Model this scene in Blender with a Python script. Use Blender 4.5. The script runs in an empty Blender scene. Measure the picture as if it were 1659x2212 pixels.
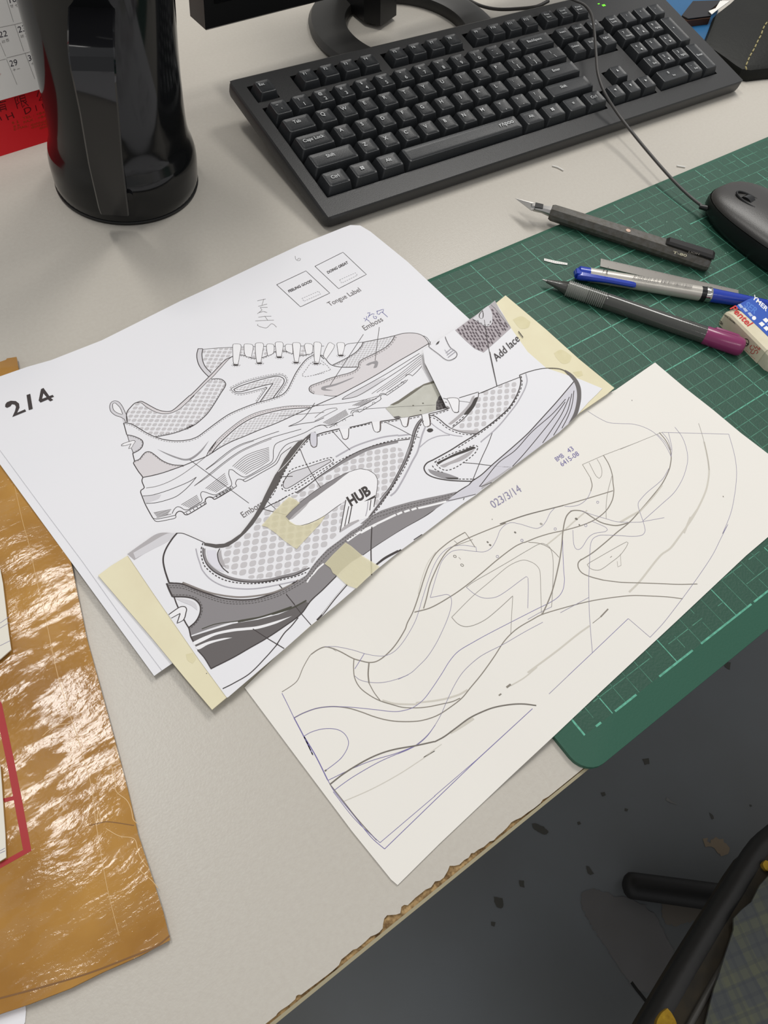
import bpy, bmesh, math, random
from mathutils import Vector, Matrix
from mathutils.geometry import delaunay_2d_cdt, tessellate_polygon
random.seed(7)
R = math.radians
SC = bpy.context.scene
COL = SC.collection

# ------------------------------------------------------------------ camera
CAM = Vector((-0.40983444, -0.21372077, 0.38374875))
VIEW = Vector((0.39867372, 0.37958687, -0.83484913)).normalized()
UP = Vector((0.44319908, 0.71721806, 0.53774792)).normalized()
RIGHT = VIEW.cross(UP).normalized()
UP = RIGHT.cross(VIEW).normalized()
FPX = 1736.2156
cam_data = bpy.data.cameras.new('camera')
cam = bpy.data.objects.new('camera', cam_data); COL.objects.link(cam)
cam_data.sensor_fit = 'VERTICAL'; cam_data.sensor_height = 36.0
cam_data.lens = FPX / 2212 * 36.0
cam_data.clip_start = 0.01
cam.matrix_world = Matrix(((RIGHT.x, UP.x, -VIEW.x, CAM.x), (RIGHT.y, UP.y, -VIEW.y, CAM.y),
                           (RIGHT.z, UP.z, -VIEW.z, CAM.z), (0, 0, 0, 1)))
SC.camera = cam
# ------------------------------------------------------------------ light
SC.view_settings.view_transform = 'Standard'
SC.view_settings.look = 'None'
SC.view_settings.gamma = 1.0
SC.view_settings.use_curve_mapping = False
SC.view_settings.exposure = -0.19
W = bpy.data.worlds.new('room_light'); SC.world = W; W.use_nodes = True
W.node_tree.nodes['Background'].inputs[0].default_value = (0.97, 0.98, 1.0, 1)
W.node_tree.nodes['Background'].inputs[1].default_value = 0.52
def area(name, loc, size, rot, power, color=(1, .975, .935)):
    l = bpy.data.lights.new(name, 'AREA'); l.shape = 'RECTANGLE'
    l.size, l.size_y = size; l.energy = power; l.color = color
    o = bpy.data.objects.new(name, l); COL.objects.link(o)
    o.location = loc; o.rotation_euler = rot
    return o
area('ceiling_tube_and_fill_light', (-0.47, 0.80, 2.0), (0.20, 0.80), (0, 0, R(-18)), 14)
area('ceiling_tube_and_fill_light', (0.80, 0.75, 1.35), (0.40, 1.1), (0, 0, R(-12)), 22)
area('ceiling_tube_and_fill_light', (-0.5, -1.3, 1.7), (1.4, 0.5), (R(-38), 0, 0), 20)  # fill light added on the front side to brighten the calendar

# ------------------------------------------------------------------ materials
def lin(c):
    c = c / 255.0
    return c / 12.92 if c <= 0.04045 else ((c + 0.055) / 1.055) ** 2.4
def rgb(c): return (lin(c[0]), lin(c[1]), lin(c[2]), 1)
MATS = {}
def mat(name, c, rough=0.6, metal=0.0, spec=0.5, noise=None, bump=None, trans=0, coat=0, alpha=1, emit=None, ior=1.45):
    """noise=(scale, amount, colour2) mottles the colour; bump=(scale, strength)"""
    if name in MATS: return MATS[name]
    m = bpy.data.materials.new(name); m.use_nodes = True
    nt = m.node_tree; b = nt.nodes['Principled BSDF']
    b.inputs['Base Color'].default_value = rgb(c); b.inputs['Roughness'].default_value = rough
    b.inputs['Metallic'].default_value = metal; b.inputs['Specular IOR Level'].default_value = spec
    b.inputs['Transmission Weight'].default_value = trans; b.inputs['Coat Weight'].default_value = coat
    b.inputs['Alpha'].default_value = alpha; b.inputs['IOR'].default_value = ior
    if emit:
        b.inputs['Emission Color'].default_value = rgb(emit[0]); b.inputs['Emission Strength'].default_value = emit[1]
    tc = None
    if noise or bump: tc = nt.nodes.new('ShaderNodeTexCoord')
    if noise:
        n = nt.nodes.new('ShaderNodeTexNoise'); n.inputs['Scale'].default_value = noise[0]; n.inputs['Detail'].default_value = 6
        nt.links.new(tc.outputs['Object'], n.inputs['Vector'])
        r = nt.nodes.new('ShaderNodeValToRGB'); r.color_ramp.elements[0].position = 0.5 - noise[1]; r.color_ramp.elements[1].position = 0.5 + noise[1]
        r.color_ramp.elements[0].color = rgb(noise[2]); r.color_ramp.elements[1].color = rgb(c)
        nt.links.new(n.outputs['Fac'], r.inputs['Fac']); nt.links.new(r.outputs['Color'], b.inputs['Base Color'])
    if bump:
        n = nt.nodes.new('ShaderNodeTexNoise'); n.inputs['Scale'].default_value = bump[0]; n.inputs['Detail'].default_value = 3
        nt.links.new(tc.outputs['Object'], n.inputs['Vector'])
        bp = nt.nodes.new('ShaderNodeBump'); bp.inputs['Strength'].default_value = bump[1]; bp.inputs['Distance'].default_value = 0.001
        nt.links.new(n.outputs['Fac'], bp.inputs['Height']); nt.links.new(bp.outputs['Normal'], b.inputs['Normal'])
    MATS[name] = m
    return m

# ------------------------------------------------------------------ geometry helpers
def ray(px, py):
    return (VIEW + RIGHT * ((px - 829.5) / FPX) - UP * ((py - 1106) / FPX))
def un(px, py, z=0.0):
    d = ray(px, py); return CAM + d * ((z - CAM.z) / d.z)
def unS(px, py, S):
    z = S(-.2, 0)
    for _ in range(5):
        p = un(px, py, z); z = S(p.x, p.y)
    return p
def un_plane(px, py, P0, n):
    d = ray(px, py); return CAM + d * ((P0 - CAM).dot(n) / d.dot(n))

class MB:
    """collects verts, faces and material slots into one mesh"""
    def __init__(s): s.v = []; s.f = []; s.mi = []; s.mats = []
    def slot(s, m):
        if m not in s.mats: s.mats.append(m)
        return s.mats.index(m)
    def add(s, vs, fs, m):
        k = len(s.v); i = s.slot(m); s.v += [tuple(v) for v in vs]
        for f in fs: s.f.append(tuple(k + a for a in f)); s.mi.append(i)
    def build(s, name, parent=None, smooth=False, origin=None):
        me = bpy.data.meshes.new(name)
        o0 = Vector(origin) if origin is not None else Vector((0, 0, 0))
        me.from_pydata([tuple(Vector(v) - o0) for v in s.v], [], s.f)
        for m in s.mats: me.materials.append(m)
        me.polygons.foreach_set('material_index', s.mi)
        if smooth:
            me.polygons.foreach_set('use_smooth', [True] * len(s.f))
            try: me.set_sharp_from_angle(angle=R(smooth if smooth > 1 else 40))
            except Exception: pass
        me.update()
        o = bpy.data.objects.new(name, me); COL.objects.link(o)
        if parent: o.parent = parent; o.location = o0 - parent.location if not parent.rotation_euler.z else o0
        else: o.location = o0
        return o
def tag(o, label=None, cat=None, group=None, kind=None):
    if label: o['label'] = label
    if cat: o['category'] = cat
    if group: o['group'] = group
    if kind: o['kind'] = kind
    return o
def thing(name, loc, label, cat, group=None):
    o = bpy.data.objects.new(name, None); COL.objects.link(o); o.location = loc
    o.empty_display_size = 0.01
    return tag(o, label, cat, group)

def prism(mb, pts, z0, z1, m, bevel=0, mside=None):
    """closed polygon (x,y) extruded between z0 and z1, optional chamfered top edge"""
    n = len(pts)
    ar = sum(pts[i][0] * pts[(i + 1) % n][1] - pts[(i + 1) % n][0] * pts[i][1] for i in range(n))
    if ar < 0: pts = pts[::-1]
    loops = [[(p[0], p[1], z0) for p in pts]]
    if bevel:
        ins = inset(pts, bevel)
        loops.append([(p[0], p[1], z1 - bevel) for p in pts])
        i2 = inset(pts, bevel * .3); loops.append([(p[0], p[1], z1 - bevel * .3) for p in i2])
        loops.append([(p[0], p[1], z1) for p in ins])
    else: loops.append([(p[0], p[1], z1) for p in pts])
    loft(mb, loops, m, True, True)
def inset(pts, d):
    n = len(pts); out = []
    for i in range(n):
        a, b, c = Vector(pts[i - 1][:2]), Vector(pts[i][:2]), Vector(pts[(i + 1) % n][:2])
        u = (b - a).normalized(); v = (c - b).normalized()
        n1 = Vector((-u.y, u.x)); n2 = Vector((-v.y, v.x)); s = n1 + n2
        k = max(s.length_squared, .3); out.append(tuple(b + s * (2 * d / k)))
    return out
def loft(mb, loops, m, cap0=False, cap1=False, closed=True):
    n = len(loops[0]); vs = [p for l in loops for p in l]; fs = []
    for j in range(len(loops) - 1):
        for i in range(n if closed else n - 1):
            a = j * n + i; b = j * n + (i + 1) % n
            fs.append((a, b, b + n, a + n))
    if cap0: fs.append(tuple(range(n))[::-1])
    if cap1: fs.append(tuple((len(loops) - 1) * n + i for i in range(n)))
    mb.add(vs, fs, m)
def frame_of(d):
    d = d.normalized(); a = Vector((0, 0, 1)) if abs(d.z) < .9 else Vector((1, 0, 0))
    s = d.cross(a).normalized(); return s, s.cross(d).normalized()
def tube(mb, pts, r, m, n=10, caps=True):
    pts = [Vector(p) for p in pts]; loops = []
    for i, p in enumerate(pts):
        d = (pts[min(i + 1, len(pts) - 1)] - pts[max(i - 1, 0)])
        s, u = frame_of(d); rr = r[i] if isinstance(r, (list, tuple)) else r
        loops.append([tuple(p + s * (rr * math.cos(2 * math.pi * k / n)) - u * (rr * math.sin(2 * math.pi * k / n))) for k in range(n)])
    loft(mb, loops, m, caps, caps)
def lathe_axis(mb, A, B, prof, m, n=28):
    """prof: list of (distance along A->B, radius)"""
    A = Vector(A); B = Vector(B); d = (B - A).normalized(); s, u = frame_of(d)
    loops = [[tuple(A + d * t + s * (r * math.cos(2 * math.pi * k / n)) - u * (r * math.sin(2 * math.pi * k / n))) for k in range(n)] for t, r in prof]
    loft(mb, loops, m, True, True)
def spline(pts, step=2.0, closed=False):
    P = [Vector(p) for p in pts]; n = len(P)
    if n < 3: return P
    out = []
    rng = range(n if closed else n - 1)
    for i in rng:
        p1, p2 = P[i], P[(i + 1) % n]
        p0 = P[i - 1] if (i > 0 or closed) else p1 * 2 - p2
        p3 = P[(i + 2) % n] if (i + 2 < n or closed) else p2 * 2 - p1
        # corner test: keep sharp corners sharp
        def tang(a, b, c):
            u, v = b - a, c - b
            if u.length < 1e-6 or v.length < 1e-6: return Vector(b) * 0
            if u.normalized().dot(v.normalized()) < 0.35: return None
            return (c - a) * (v.length / max(u.length + v.length, 1e-6)), (c - a) * (u.length / max(u.length + v.length, 1e-6))
        t1 = tang(p0, p1, p2); t2 = tang(p1, p2, p3)
        L = (p2 - p1).length
        m1 = (p2 - p1) if not t1 or (i == 0 and not closed) else t1[0]
        m2 = (p2 - p1) if not t2 or (i == n - 2 and not closed) else t2[1]
        k = max(1, int(L / step))
        for j in range(k):
            t = j / k; t2_, t3 = t * t, t * t * t
            out.append(p1 * (2 * t3 - 3 * t2_ + 1) + m1 * (t3 - 2 * t2_ + t) + p2 * (-2 * t3 + 3 * t2_) + m2 * (t3 - t2_))
    if not closed: out.append(P[-1])
    return out
def inside(p, poly):
    c = False; n = len(poly); x, y = p[0], p[1]
    for i in range(n):
        x1, y1 = poly[i][0], poly[i][1]; x2, y2 = poly[i - 1][0], poly[i - 1][1]
        if (y1 > y) != (y2 > y) and x < (x2 - x1) * (y - y1) / (y2 - y1) + x1: c = not c
    return c
def tri_fill(poly, grid=0.005):
    """2-D polygon -> verts, tris with interior grid points (so that it can follow a curved sheet)"""
    pts = [Vector((p[0], p[1])) for p in poly]; q = []
    for p in pts:
        if not q or (p - q[-1]).length > 2e-5: q.append(p)
    if (q[0] - q[-1]).length < 2e-5: q.pop()
    dense = []
    for i, p in enumerate(q):
        nx = q[(i + 1) % len(q)]; k = max(1, int((nx - p).length / grid))
        dense += [p.lerp(nx, j / k) for j in range(k)]
    n = len(dense); edges = [(i, (i + 1) % n) for i in range(n)]
    xs = [p.x for p in dense]; ys = [p.y for p in dense]; ex = []
    x = min(xs) + grid * .5
    while x < max(xs):
        y = min(ys) + grid * .5
        while y < max(ys):
            if inside((x, y), q): ex.append(Vector((x, y)))
            y += grid
        x += grid
    v, e, f, *_ = delaunay_2d_cdt(dense + ex, edges, [], 1, 1e-7)
    return v, [t for t in f]

# font outlines as flat triangles (no files: Blender's built-in font)
_fc = {}
def glyphs(s, bold=False):
    key = (s, bold)
    if key in _fc: return _fc[key]
    cu = bpy.data.curves.new('t', 'FONT'); cu.body = s; cu.resolution_u = 3
    if bold: cu.offset = 0.022 if bold is True else bold
    ob = bpy.data.objects.new('t', cu); COL.objects.link(ob)
    bpy.context.view_layer.update()
    me = bpy.data.meshes.new_from_object(ob.evaluated_get(bpy.context.evaluated_depsgraph_get()))
    v = [(p.co.x, p.co.y) for p in me.vertices]; f = [tuple(p.vertices) for p in me.polygons]
    bpy.data.objects.remove(ob); bpy.data.curves.remove(cu); bpy.data.meshes.remove(me)
    if not v: v = [(0, 0), (1, 0), (1, 1)]
    _fc[key] = (v, f); return v, f
CAPH = max(p[1] for p in glyphs('H')[0])

class Sheet:
    """draws ink in photo coordinates onto a real surface (point function T(px,py,lift))"""
    def __init__(s, T, crops=None, mb=None, k=0.29e-3):
        s.T = T; s.mb = mb or MB(); s.lay = 0; s.k = k
    def lift(s):
        s.lay += 1; return 0.00006 + s.lay * 5e-7
    def parse(s, txt):
        out = []; ox, oy, sc = 0, 0, 1.0
        for t in txt.split():
            if t in CROP: ox, oy, sc = CROP[t]
            else:
                a, b = t.split(','); out.append((ox + float(a) * sc, oy + float(b) * sc))
        return out
    def stroke(s, pts, w, m, dash=None, closed=False, smooth=True, offs=0, w1=None, step=2.2):
        if isinstance(pts, str): pts = s.parse(pts)
        P = spline(pts, step, closed) if smooth else [Vector(p) for p in pts]
        if closed and P: P = P + [P[0]]
        if not smooth or dash:
            Q = [P[0]]
            st = 1.0 if dash else 8
            for a, b in zip(P, P[1:]):
                k = max(1, int((b - a).length / st)); Q += [a.lerp(b, j / k) for j in range(1, k + 1)]
            P = Q
        if offs:
            Q = []
            for i, p in enumerate(P):
                d = P[min(i + 1, len(P) - 1)] - P[max(i - 1, 0)]
                if d.length > 1e-6: d.normalize(); Q.append(p + Vector((-d.y, d.x)) * offs)
            P = Q
        segs = []
        if dash:
            acc = 0; cur = []; on = True
            for a, b in zip(P, P[1:]):
                if on: cur.append(a)
                acc += (b - a).length
                if acc > (dash[0] if on else dash[1]):
                    if on and cur: cur.append(b); segs.append(cur)
                    cur = []; on = not on; acc = 0
            if cur and on: segs.append(cur + [P[-1]])
        else: segs = [P]
        z = s.lift(); tot = max(1, len(P) - 1)
        for q in segs:
            if len(q) < 2: continue
            L = [s.T(p[0], p[1], z) for p in q]; vs = []; n = len(L)
            for i, p in enumerate(L):
                d = L[min(i + 1, n - 1)] - L[max(i - 1, 0)]
                if d.length < 1e-9: d = Vector((1, 0, 0))
                d.normalize(); nn = s.N.cross(d).normalized()
                ww = w if w1 is None else w + (w1 - w) * i / tot
                # slight taper at the ends
                vs += [p + nn * (ww * s.k * .5), p - nn * (ww * s.k * .5)]
            s.mb.add(vs, [(2 * i, 2 * i + 1, 2 * i + 3, 2 * i + 2) for i in range(n - 1)], m)
    N = Vector((0, 0, 1))
    def fill(s, pts, m, smooth=True, grid=0.006):
        if isinstance(pts, str): pts = s.parse(pts)
        P = spline(pts, 3.0, True) if smooth else [Vector(p) for p in pts]
        z = s.lift()
        v, f = tri_fill([(p[0] * 1e-3, p[1] * 1e-3) for p in P], grid * 3.3)
        s.mb.add([s.T(p[0] * 1e3, p[1] * 1e3, z) for p in v], [t if True else t for t in f], m)
        return P
    def dots(s, poly, o, a, b, m, ra=.38, rb=.36, crop='Z', holes=()):
        P = spline(s.parse(poly), 4, True); z = s.lift()
        ox, oy, sc = CROP[crop]
        g = lambda t: (ox + t[0] * sc, oy + t[1] * sc)
        O = s.T(*g(o), z); A = s.T(*g((o[0] + a[0], o[1] + a[1])), z) - O; B = s.T(*g((o[0] + b[0], o[1] + b[1])), z) - O
        PW = [s.T(p[0], p[1], z) for p in P]
        xs = [p.x for p in PW]; ys = [p.y for p in PW]
        det = A.x * B.y - A.y * B.x; ij = []
        for X in (min(xs), max(xs)):
            for Y in (min(ys), max(ys)):
                dx, dy = X - O.x, Y - O.y; ij.append(((dx * B.y - dy * B.x) / det, (A.x * dy - A.y * dx) / det))
        i0, i1 = int(min(q[0] for q in ij)) - 1, int(max(q[0] for q in ij)) + 2
        j0, j1 = int(min(q[1] for q in ij)) - 1, int(max(q[1] for q in ij)) + 2
        for i in range(i0, i1):
            for j in range(j0, j1):
                c = O + A * i + B * j
                if not inside(c, PW): continue
                vs = []
                for k in range(12):
                    t = 2 * math.pi * k / 12; cx, cy = math.cos(t), math.sin(t); q = (abs(cx) ** 3 + abs(cy) ** 3) ** (-1 / 3)
                    p = c + A * (ra * cx * q) + B * (rb * cy * q); p.z = c.z
                    if not inside(p, PW):
                        for f_ in (.7, .4, .1):
                            p = c + A * (ra * cx * q * f_) + B * (rb * cy * q * f_); p.z = c.z
                            if inside(p, PW): break
                    p.z = s.H(p.x, p.y) + z if s.H else c.z
                    vs.append(p)
                s.mb.add(vs, [tuple(range(12))], m)
    H = None
    def text(s, body, p0, p1, up, m, bold=False, crop='Z', fit=True):
        ox, oy, sc = CROP[crop]
        v, f = glyphs(body, bold); z = s.lift()
        x0 = min(p[0] for p in v); x1 = max(p[0] for p in v)
        a = Vector((ox + p0[0] * sc, oy + p0[1] * sc)); b = Vector((ox + p1[0] * sc, oy + p1[1] * sc)); u = Vector(up) * sc
        vs = []
        for p in v:
            q = a + (b - a) * ((p[0] - x0) / (x1 - x0)) + u * (p[1] / CAPH); vs.append(s.T(q.x, q.y, z))
        s.mb.add(vs, f, m)
    def draw(s, block, styles):
        """each line: style [options] points; '/' separates two strokes to interpolate between"""
        for ln in block.strip().splitlines():
            ln = ln.strip()
            if not ln or ln[0] == '#': continue
            st, rest = ln.split(None, 1); opts = st.split(';'); st = opts[0]; m, w, dash = styles[st[0]]
            closed = 'c' in opts[1:]; smooth = 'l' not in opts[1:]
            n = 0
            for o_ in opts[1:]:
                if o_ and o_[0] == 'w': w = float(o_[1:])
                if o_ and o_[0] == 'n': n = int(o_[1:])
            if n:
                a, b = rest.split('/'); cr = [t for t in a.split() if t in CROP][:1]
                A = s.parse(a); B = s.parse((cr[0] if cr and not any(t in CROP for t in b.split()) else '') + ' ' + b)
                for i in range(n):
                    t = i / (n - 1); s.stroke([(p[0] * (1 - t) + q[0] * t, p[1] * (1 - t) + q[1] * t) for p, q in zip(A, B)], w, m, dash, smooth=smooth)
                continue
            if styles[st[0]][1] == 0:
                s.fill(rest, m, smooth); continue
            s.stroke(rest, w, m, dash, closed, smooth)
            for o_ in opts[1:]:
                if o_ and o_[0] == 'o':
                    dm, dw, dd = styles['s']
                    for v in o_[1:].split(','): s.stroke(rest, dw, dm, dd, closed, smooth, offs=float(v))
S3 = 300 / 1659
CROP = dict(Z=(0, 0, 1), A=(400, 680, S3), B=(680, 660, S3), C=(200, 840, S3), D=(440, 880, S3), E=(560, 480, S3), F=(0, 700, S3),
            G=(340, 1120, S3), H=(560, 920, S3), I=(800, 780, S3), J=(1040, 760, S3), K=(560, 1120, S3), L=(760, 980, S3), M=(340, 1260, S3),
            N=(600, 1360, S3), O=(840, 1120, S3), P=(1080, 920, S3), Q=(1340, 900, S3), R=(1140, 1160, S3), S=(640, 1560, S3), T=(860, 1340, S3),
            U=(1359, 1100, S3), V=(900, 500, 400 / 1659), X=(560, 1650, 700 / 1659), Y=(1500, 560, 159 / 1353), e=(1159, 1650, 500 / 1659), g=(0, 960, 400 / 1639), h=(0, 1500, 400 / 1243),
            i=(0, 0, 160 / 1041), j=(1459, 380, 200 / 1659), l=(1450, 0, 209 / 1659), q=(1090, 400, 569 / 1659))

# ------------------------------------------------------------------ floor and desk
m_floor = mat('grey_floor_paint', (126, 132, 137), .38, noise=(3.2, .3, (108, 109, 107)), bump=(25, .15))
FZ = -0.72
mb = MB(); mb.add([(-2.2, -2.4, FZ), (2.8, -2.4, FZ), (2.8, 2.6, FZ), (-2.2, 2.6, FZ)], [(0, 1, 2, 3)], m_floor)
# worn patches and spots of the floor (their own shapes)
fs = Sheet(lambda x, y, z: un(x, y, FZ + z + .0004)); m_sp = mat('floor_spots', (80, 79, 73), .6); m_br = mat('floor_brown_patch', (119, 112, 103), .6); m_tan = mat('floor_tan_chip', (150, 134, 112), .7)
m_pa = mat('floor_worn_patch', (121, 120, 120), .5, noise=(14, .3, (108, 106, 104)))
fs.k = 1e-3
for t, m in (("e 330,930 420,900 560,950 640,960 760,1010 860,1100 930,1230 980,1350 880,1560 800,1650 700,1600 620,1500 540,1380 420,1200 360,1100 320,1000", m_pa),
             ("e 900,1000 1000,1000 1180,1020 1170,1090 1080,1140 1000,1160 920,1130 900,1060", m_br),
             ("e 1200,540 1225,530 1240,560 1290,530 1350,555 1390,620 1370,640 1330,655 1300,635 1260,600 1205,600 1200,570", m_tan),
             ("e 460,210 490,205 495,225 475,235", m_sp), ("e 630,320 655,325 650,340 632,336", m_sp), ("e 290,415 310,410 318,430 300,440", m_sp),
             ("e 1240,350 1260,360 1275,390 1255,398 1248,375", m_sp), ("e 0,430 50,450 90,495 60,508 10,480", m_sp), ("e 355,730 375,735 410,790 385,795 360,765", m_sp),
             ("e 1530,290 1545,293 1540,305 1530,303", m_sp), ("X 1395,305 1430,310 1480,345 1470,362 1430,350 1400,325", m_sp), ("X 1330,595 1355,600 1358,635 1335,630", m_sp),
             ("X 1200,680 1245,690 1250,735 1225,738 1205,705", m_sp), ("X 1185,808 1208,810 1205,832 1188,830", m_sp), ("Z 1388,1640 1402,1638 1404,1650 1392,1652", m_sp), ("Z 1565,1429 1579,1431 1577,1446 1566,1441", m_sp)):
    P = spline(fs.parse(t), 5, True); fs.fill([(p[0] + random.uniform(-3, 3), p[1] + random.uniform(-3, 3)) for p in P] if m in (m_pa, m_br, m_tan) else [(p[0] + random.uniform(-1, 1), p[1] + random.uniform(-1, 1)) for p in P], m, False)
fs.stroke("e 680,1565 720,1620 760,1670 800,1720", 4, mat('floor_crack', (28, 28, 26), .8))
fs.stroke("e 930,250 970,275 1010,290", 5, mat('floor_scuff', (128, 128, 126), .5), w1=1)
mb.v += []; k0 = len(mb.v)
for mm in fs.mb.mats: mb.slot(mm)
for f, i in zip(fs.mb.f, fs.mb.mi): mb.f.append(tuple(k0 + a for a in f)); mb.mi.append(mb.slot(fs.mb.mats[i]))
mb.v += fs.mb.v
tag(mb.build('floor'), kind='structure')
mb = MB(); mb.add([(-2.2, 2.6, FZ), (2.8, 2.6, FZ), (2.8, 2.6, 2.3), (-2.2, 2.6, 2.3)], [(3, 2, 1, 0)], mat('wall_paint_pale', (222, 220, 214), .8)); tag(mb.build('wall_back'), kind='structure')

m_desk = mat('desk_laminate', (192, 187, 177), .33, spec=.45, noise=(420, .25, (187, 181, 171)), bump=(900, .10))
m_chip = mat('particle_board', (182, 152, 106), .85, noise=(420, .14, (108, 82, 50)), bump=(240, 1.0))
m_band = mat('desk_edge_band', (152, 143, 116), .5)
EY = -0.2118
desk = thing('desk', (0, 0.3, -0.72), 'large pale grey laminate desk with chipped particle board front edge', 'desk')
b = MB(); b.add([(x, y, z) for z in (-.022, -.0012) for x, y in ((-.95, EY), (1.15, EY), (1.15, 1.0), (-.95, 1.0))],
                [(3, 2, 1, 0), (4, 5, 6, 7), (0, 1, 5, 4), (1, 2, 6, 5), (2, 3, 7, 6), (3, 0, 4, 7)], m_chip)
tag(b.build('board_core', desk), 'exposed brown particle board core along the front edge')
# laminate top with a chipped front outline
chip = [(1659, 40), (1625, 62), (1600, 85), (1570, 118), (1540, 140), (1518, 162), (1480, 168), (1452, 183), (1445, 208), (1410, 232), (1380, 245), (1340, 275), (1310, 288), (1290, 300), (1270, 325),
        (1245, 350), (1220, 370), (1200, 392), (1180, 398), (1150, 425), (1120, 440), (1100, 456), (1085, 458), (1072, 480), (1050, 492), (1025, 516), (1000, 522), (975, 522), (965, 548), (945, 582), (925, 598),
        (900, 602), (880, 632), (850, 645), (830, 662), (800, 685), (780, 705), (760, 724), (742, 722), (728, 732), (722, 765), (700, 772), (655, 775), (640, 792), (634, 820), (632, 842), (615, 862), (600, 872), (570, 884),
        (545, 908), (520, 930), (500, 946), (480, 952), (450, 978), (420, 1002), (408, 1030), (380, 1056), (350, 1080), (300, 1118), (250, 1155), (215, 1182), (200, 1182), (190, 1188), (184, 1206), (150, 1236), (110, 1262), (95, 1275), (85, 1290), (40, 1325)]
o_, s_ = (560, 1650), 700 / 1659
fr = [un(o_[0] + x * s_, o_[1] + y * s_) for x, y in chip]
fr = [(p.x, max(p.y, EY + .0004)) for p in fr]
poly = [(1.15, EY + .0008), (1.15, 1.0), (-.95, 1.0), (-.95, EY + .0006), (-.6, EY + .0006), (-.47, EY + .0010)] + fr[::-1]
b = MB(); v, f = tri_fill(poly, .06); b.add([(p[0], p[1], 0) for p in v], f, m_desk)
n = len(poly)
for i in range(n):
    p, q = poly[i], poly[(i + 1) % n]
    b.add([(p[0], p[1], 0), (q[0], q[1], 0), (q[0], q[1], -.0012), (p[0], p[1], -.0012)], [(0, 3, 2, 1)], m_chip)
b.build('laminate_top', desk)
b = MB(); prism(b, [(-.95, EY - .0014), (1.15, EY - .0014), (1.15, EY), (-.95, EY)], -.022, -.0004, m_band)
tag(b.build('edge_band', desk), 'thin cream edge band')
for x in (-.9, 1.1):
    for y in (-.1, .95):
        b = MB(); prism(b, [(x - .02, y - .02), (x + .02, y - .02), (x + .02, y + .02), (x - .02, y + .02)], FZ, -.022, mat('desk_leg_grey', (90, 90, 90), .5))
        b.build('leg', desk)

# ------------------------------------------------------------------ cutting mat
MX0, MX1, MY0, MY1, MT = -0.2335, 0.368, -0.2155, 0.1005, 0.003
m_mat = mat('cutting_mat_green', (38, 80, 63), .55, noise=(26, .3, (38, 75, 60)), bump=(700, .25))
m_matb = mat('cutting_mat_border', (42, 88, 70), .5, bump=(900, .15))
m_gl = mat('mat_grid_line', (86, 148, 124), .6, noise=(200, .15, (62, 114, 94))); m_gm = mat('mat_major_line', (98, 176, 150), .55, noise=(300, .1, (80, 150, 126)))
b = MB(); rr = .012; out = []
for cx, cy, a0 in ((MX1 - rr, MY0 + rr, 270), (MX1 - rr, MY1 - rr, 0), (MX0 + rr, MY1 - rr, 90), (MX0 + rr, MY0 + rr, 180)):
    out += [(cx + rr * math.cos(R(a0 + k * 15)), cy + rr * math.sin(R(a0 + k * 15))) for k in range(7)]
prism(b, out, 0.00005, MT, m_matb, .0003)
def quad(b, x0, y0, x1, y1, w, z, m):
    d = Vector((x1 - x0, y1 - y0, 0)); n = Vector((-d.y, d.x, 0)).normalized() * w / 2
    a = Vector((x0, y0, z)); c = Vector((x1, y1, z)); b.add([a + n, a - n, c - n, c + n], [(0, 1, 2, 3)], m)
XE = .35
b.add([(-.22, -.2, MT + .00002), (XE, -.2, MT + .00002), (XE, .0975, MT + .00002), (-.22, .0975, MT + .00002)], [(0, 1, 2, 3)], m_mat)
def worn(x0, y0, x1, y1, w, z, m, keep):
    L = math.hypot(x1 - x0, y1 - y0); t = 0
    while t < L:
        seg = min(random.uniform(.01, .05) if keep > .93 else random.uniform(.002, .012), L - t)
        if random.random() < keep: quad(b, x0 + (x1 - x0) * t / L, y0 + (y1 - y0) * t / L, x0 + (x1 - x0) * (t + seg) / L, y0 + (y1 - y0) * (t + seg) / L, w, z, m)
        t += seg
for u in range(-22, 36):
    x = u * .01; mj = u % 5 == 0; far = x > .06
    wd = .00058 if mj else .00030
    for y0, y1, kp in ((-.2, -.15, .85), (-.15, .05, .995), (.05, .0975, .96 if not far else .8)):
        worn(x, y0, x, y1, wd, MT + .00004, m_gm if mj else m_gl, kp)
for v in range(-9, 21):
    y = -v * .01; mj = v % 5 == 0
    if v == 20: worn(-.22, y, XE, y, .0011, MT + .00005, m_gm, .72); continue
    wd = .00080 if mj else .00042
    for x0, x1, kp in ((-.22, -.1, .9), (-.1, .12, .995), (.12, XE, .9)):
        worn(x0, y, x1, y, wd, MT + .00004, m_gm if mj else m_gl, kp if v < 16 else .6)
quad(b, -.22, -.2, -.22, -.188, .0011, MT + .00005, m_gm)
# knife scratches
for k in range(70):
    x, y, a, L = random.uniform(-.2, .34), random.uniform(-.19, .09), random.uniform(0, 3.14), random.uniform(.003, .02)
    quad(b, x, y, x + L * math.cos(a), y + L * math.sin(a), .00018, MT + .00006, mat('mat_scratch', (48, 84, 68), .6))
for k in range(60):
    x, y = random.uniform(0.05, .34), random.uniform(-.06, .09)
    quad(b, x, y, x + .0008, y + .0004, .0007, MT + .00006, mat('mat_dust', (120, 166, 148), .7))
tag(b.build('cutting_mat', smooth=30), 'green self-healing cutting mat with one centimetre grid overhanging the desk edge', 'cutting mat')

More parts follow.
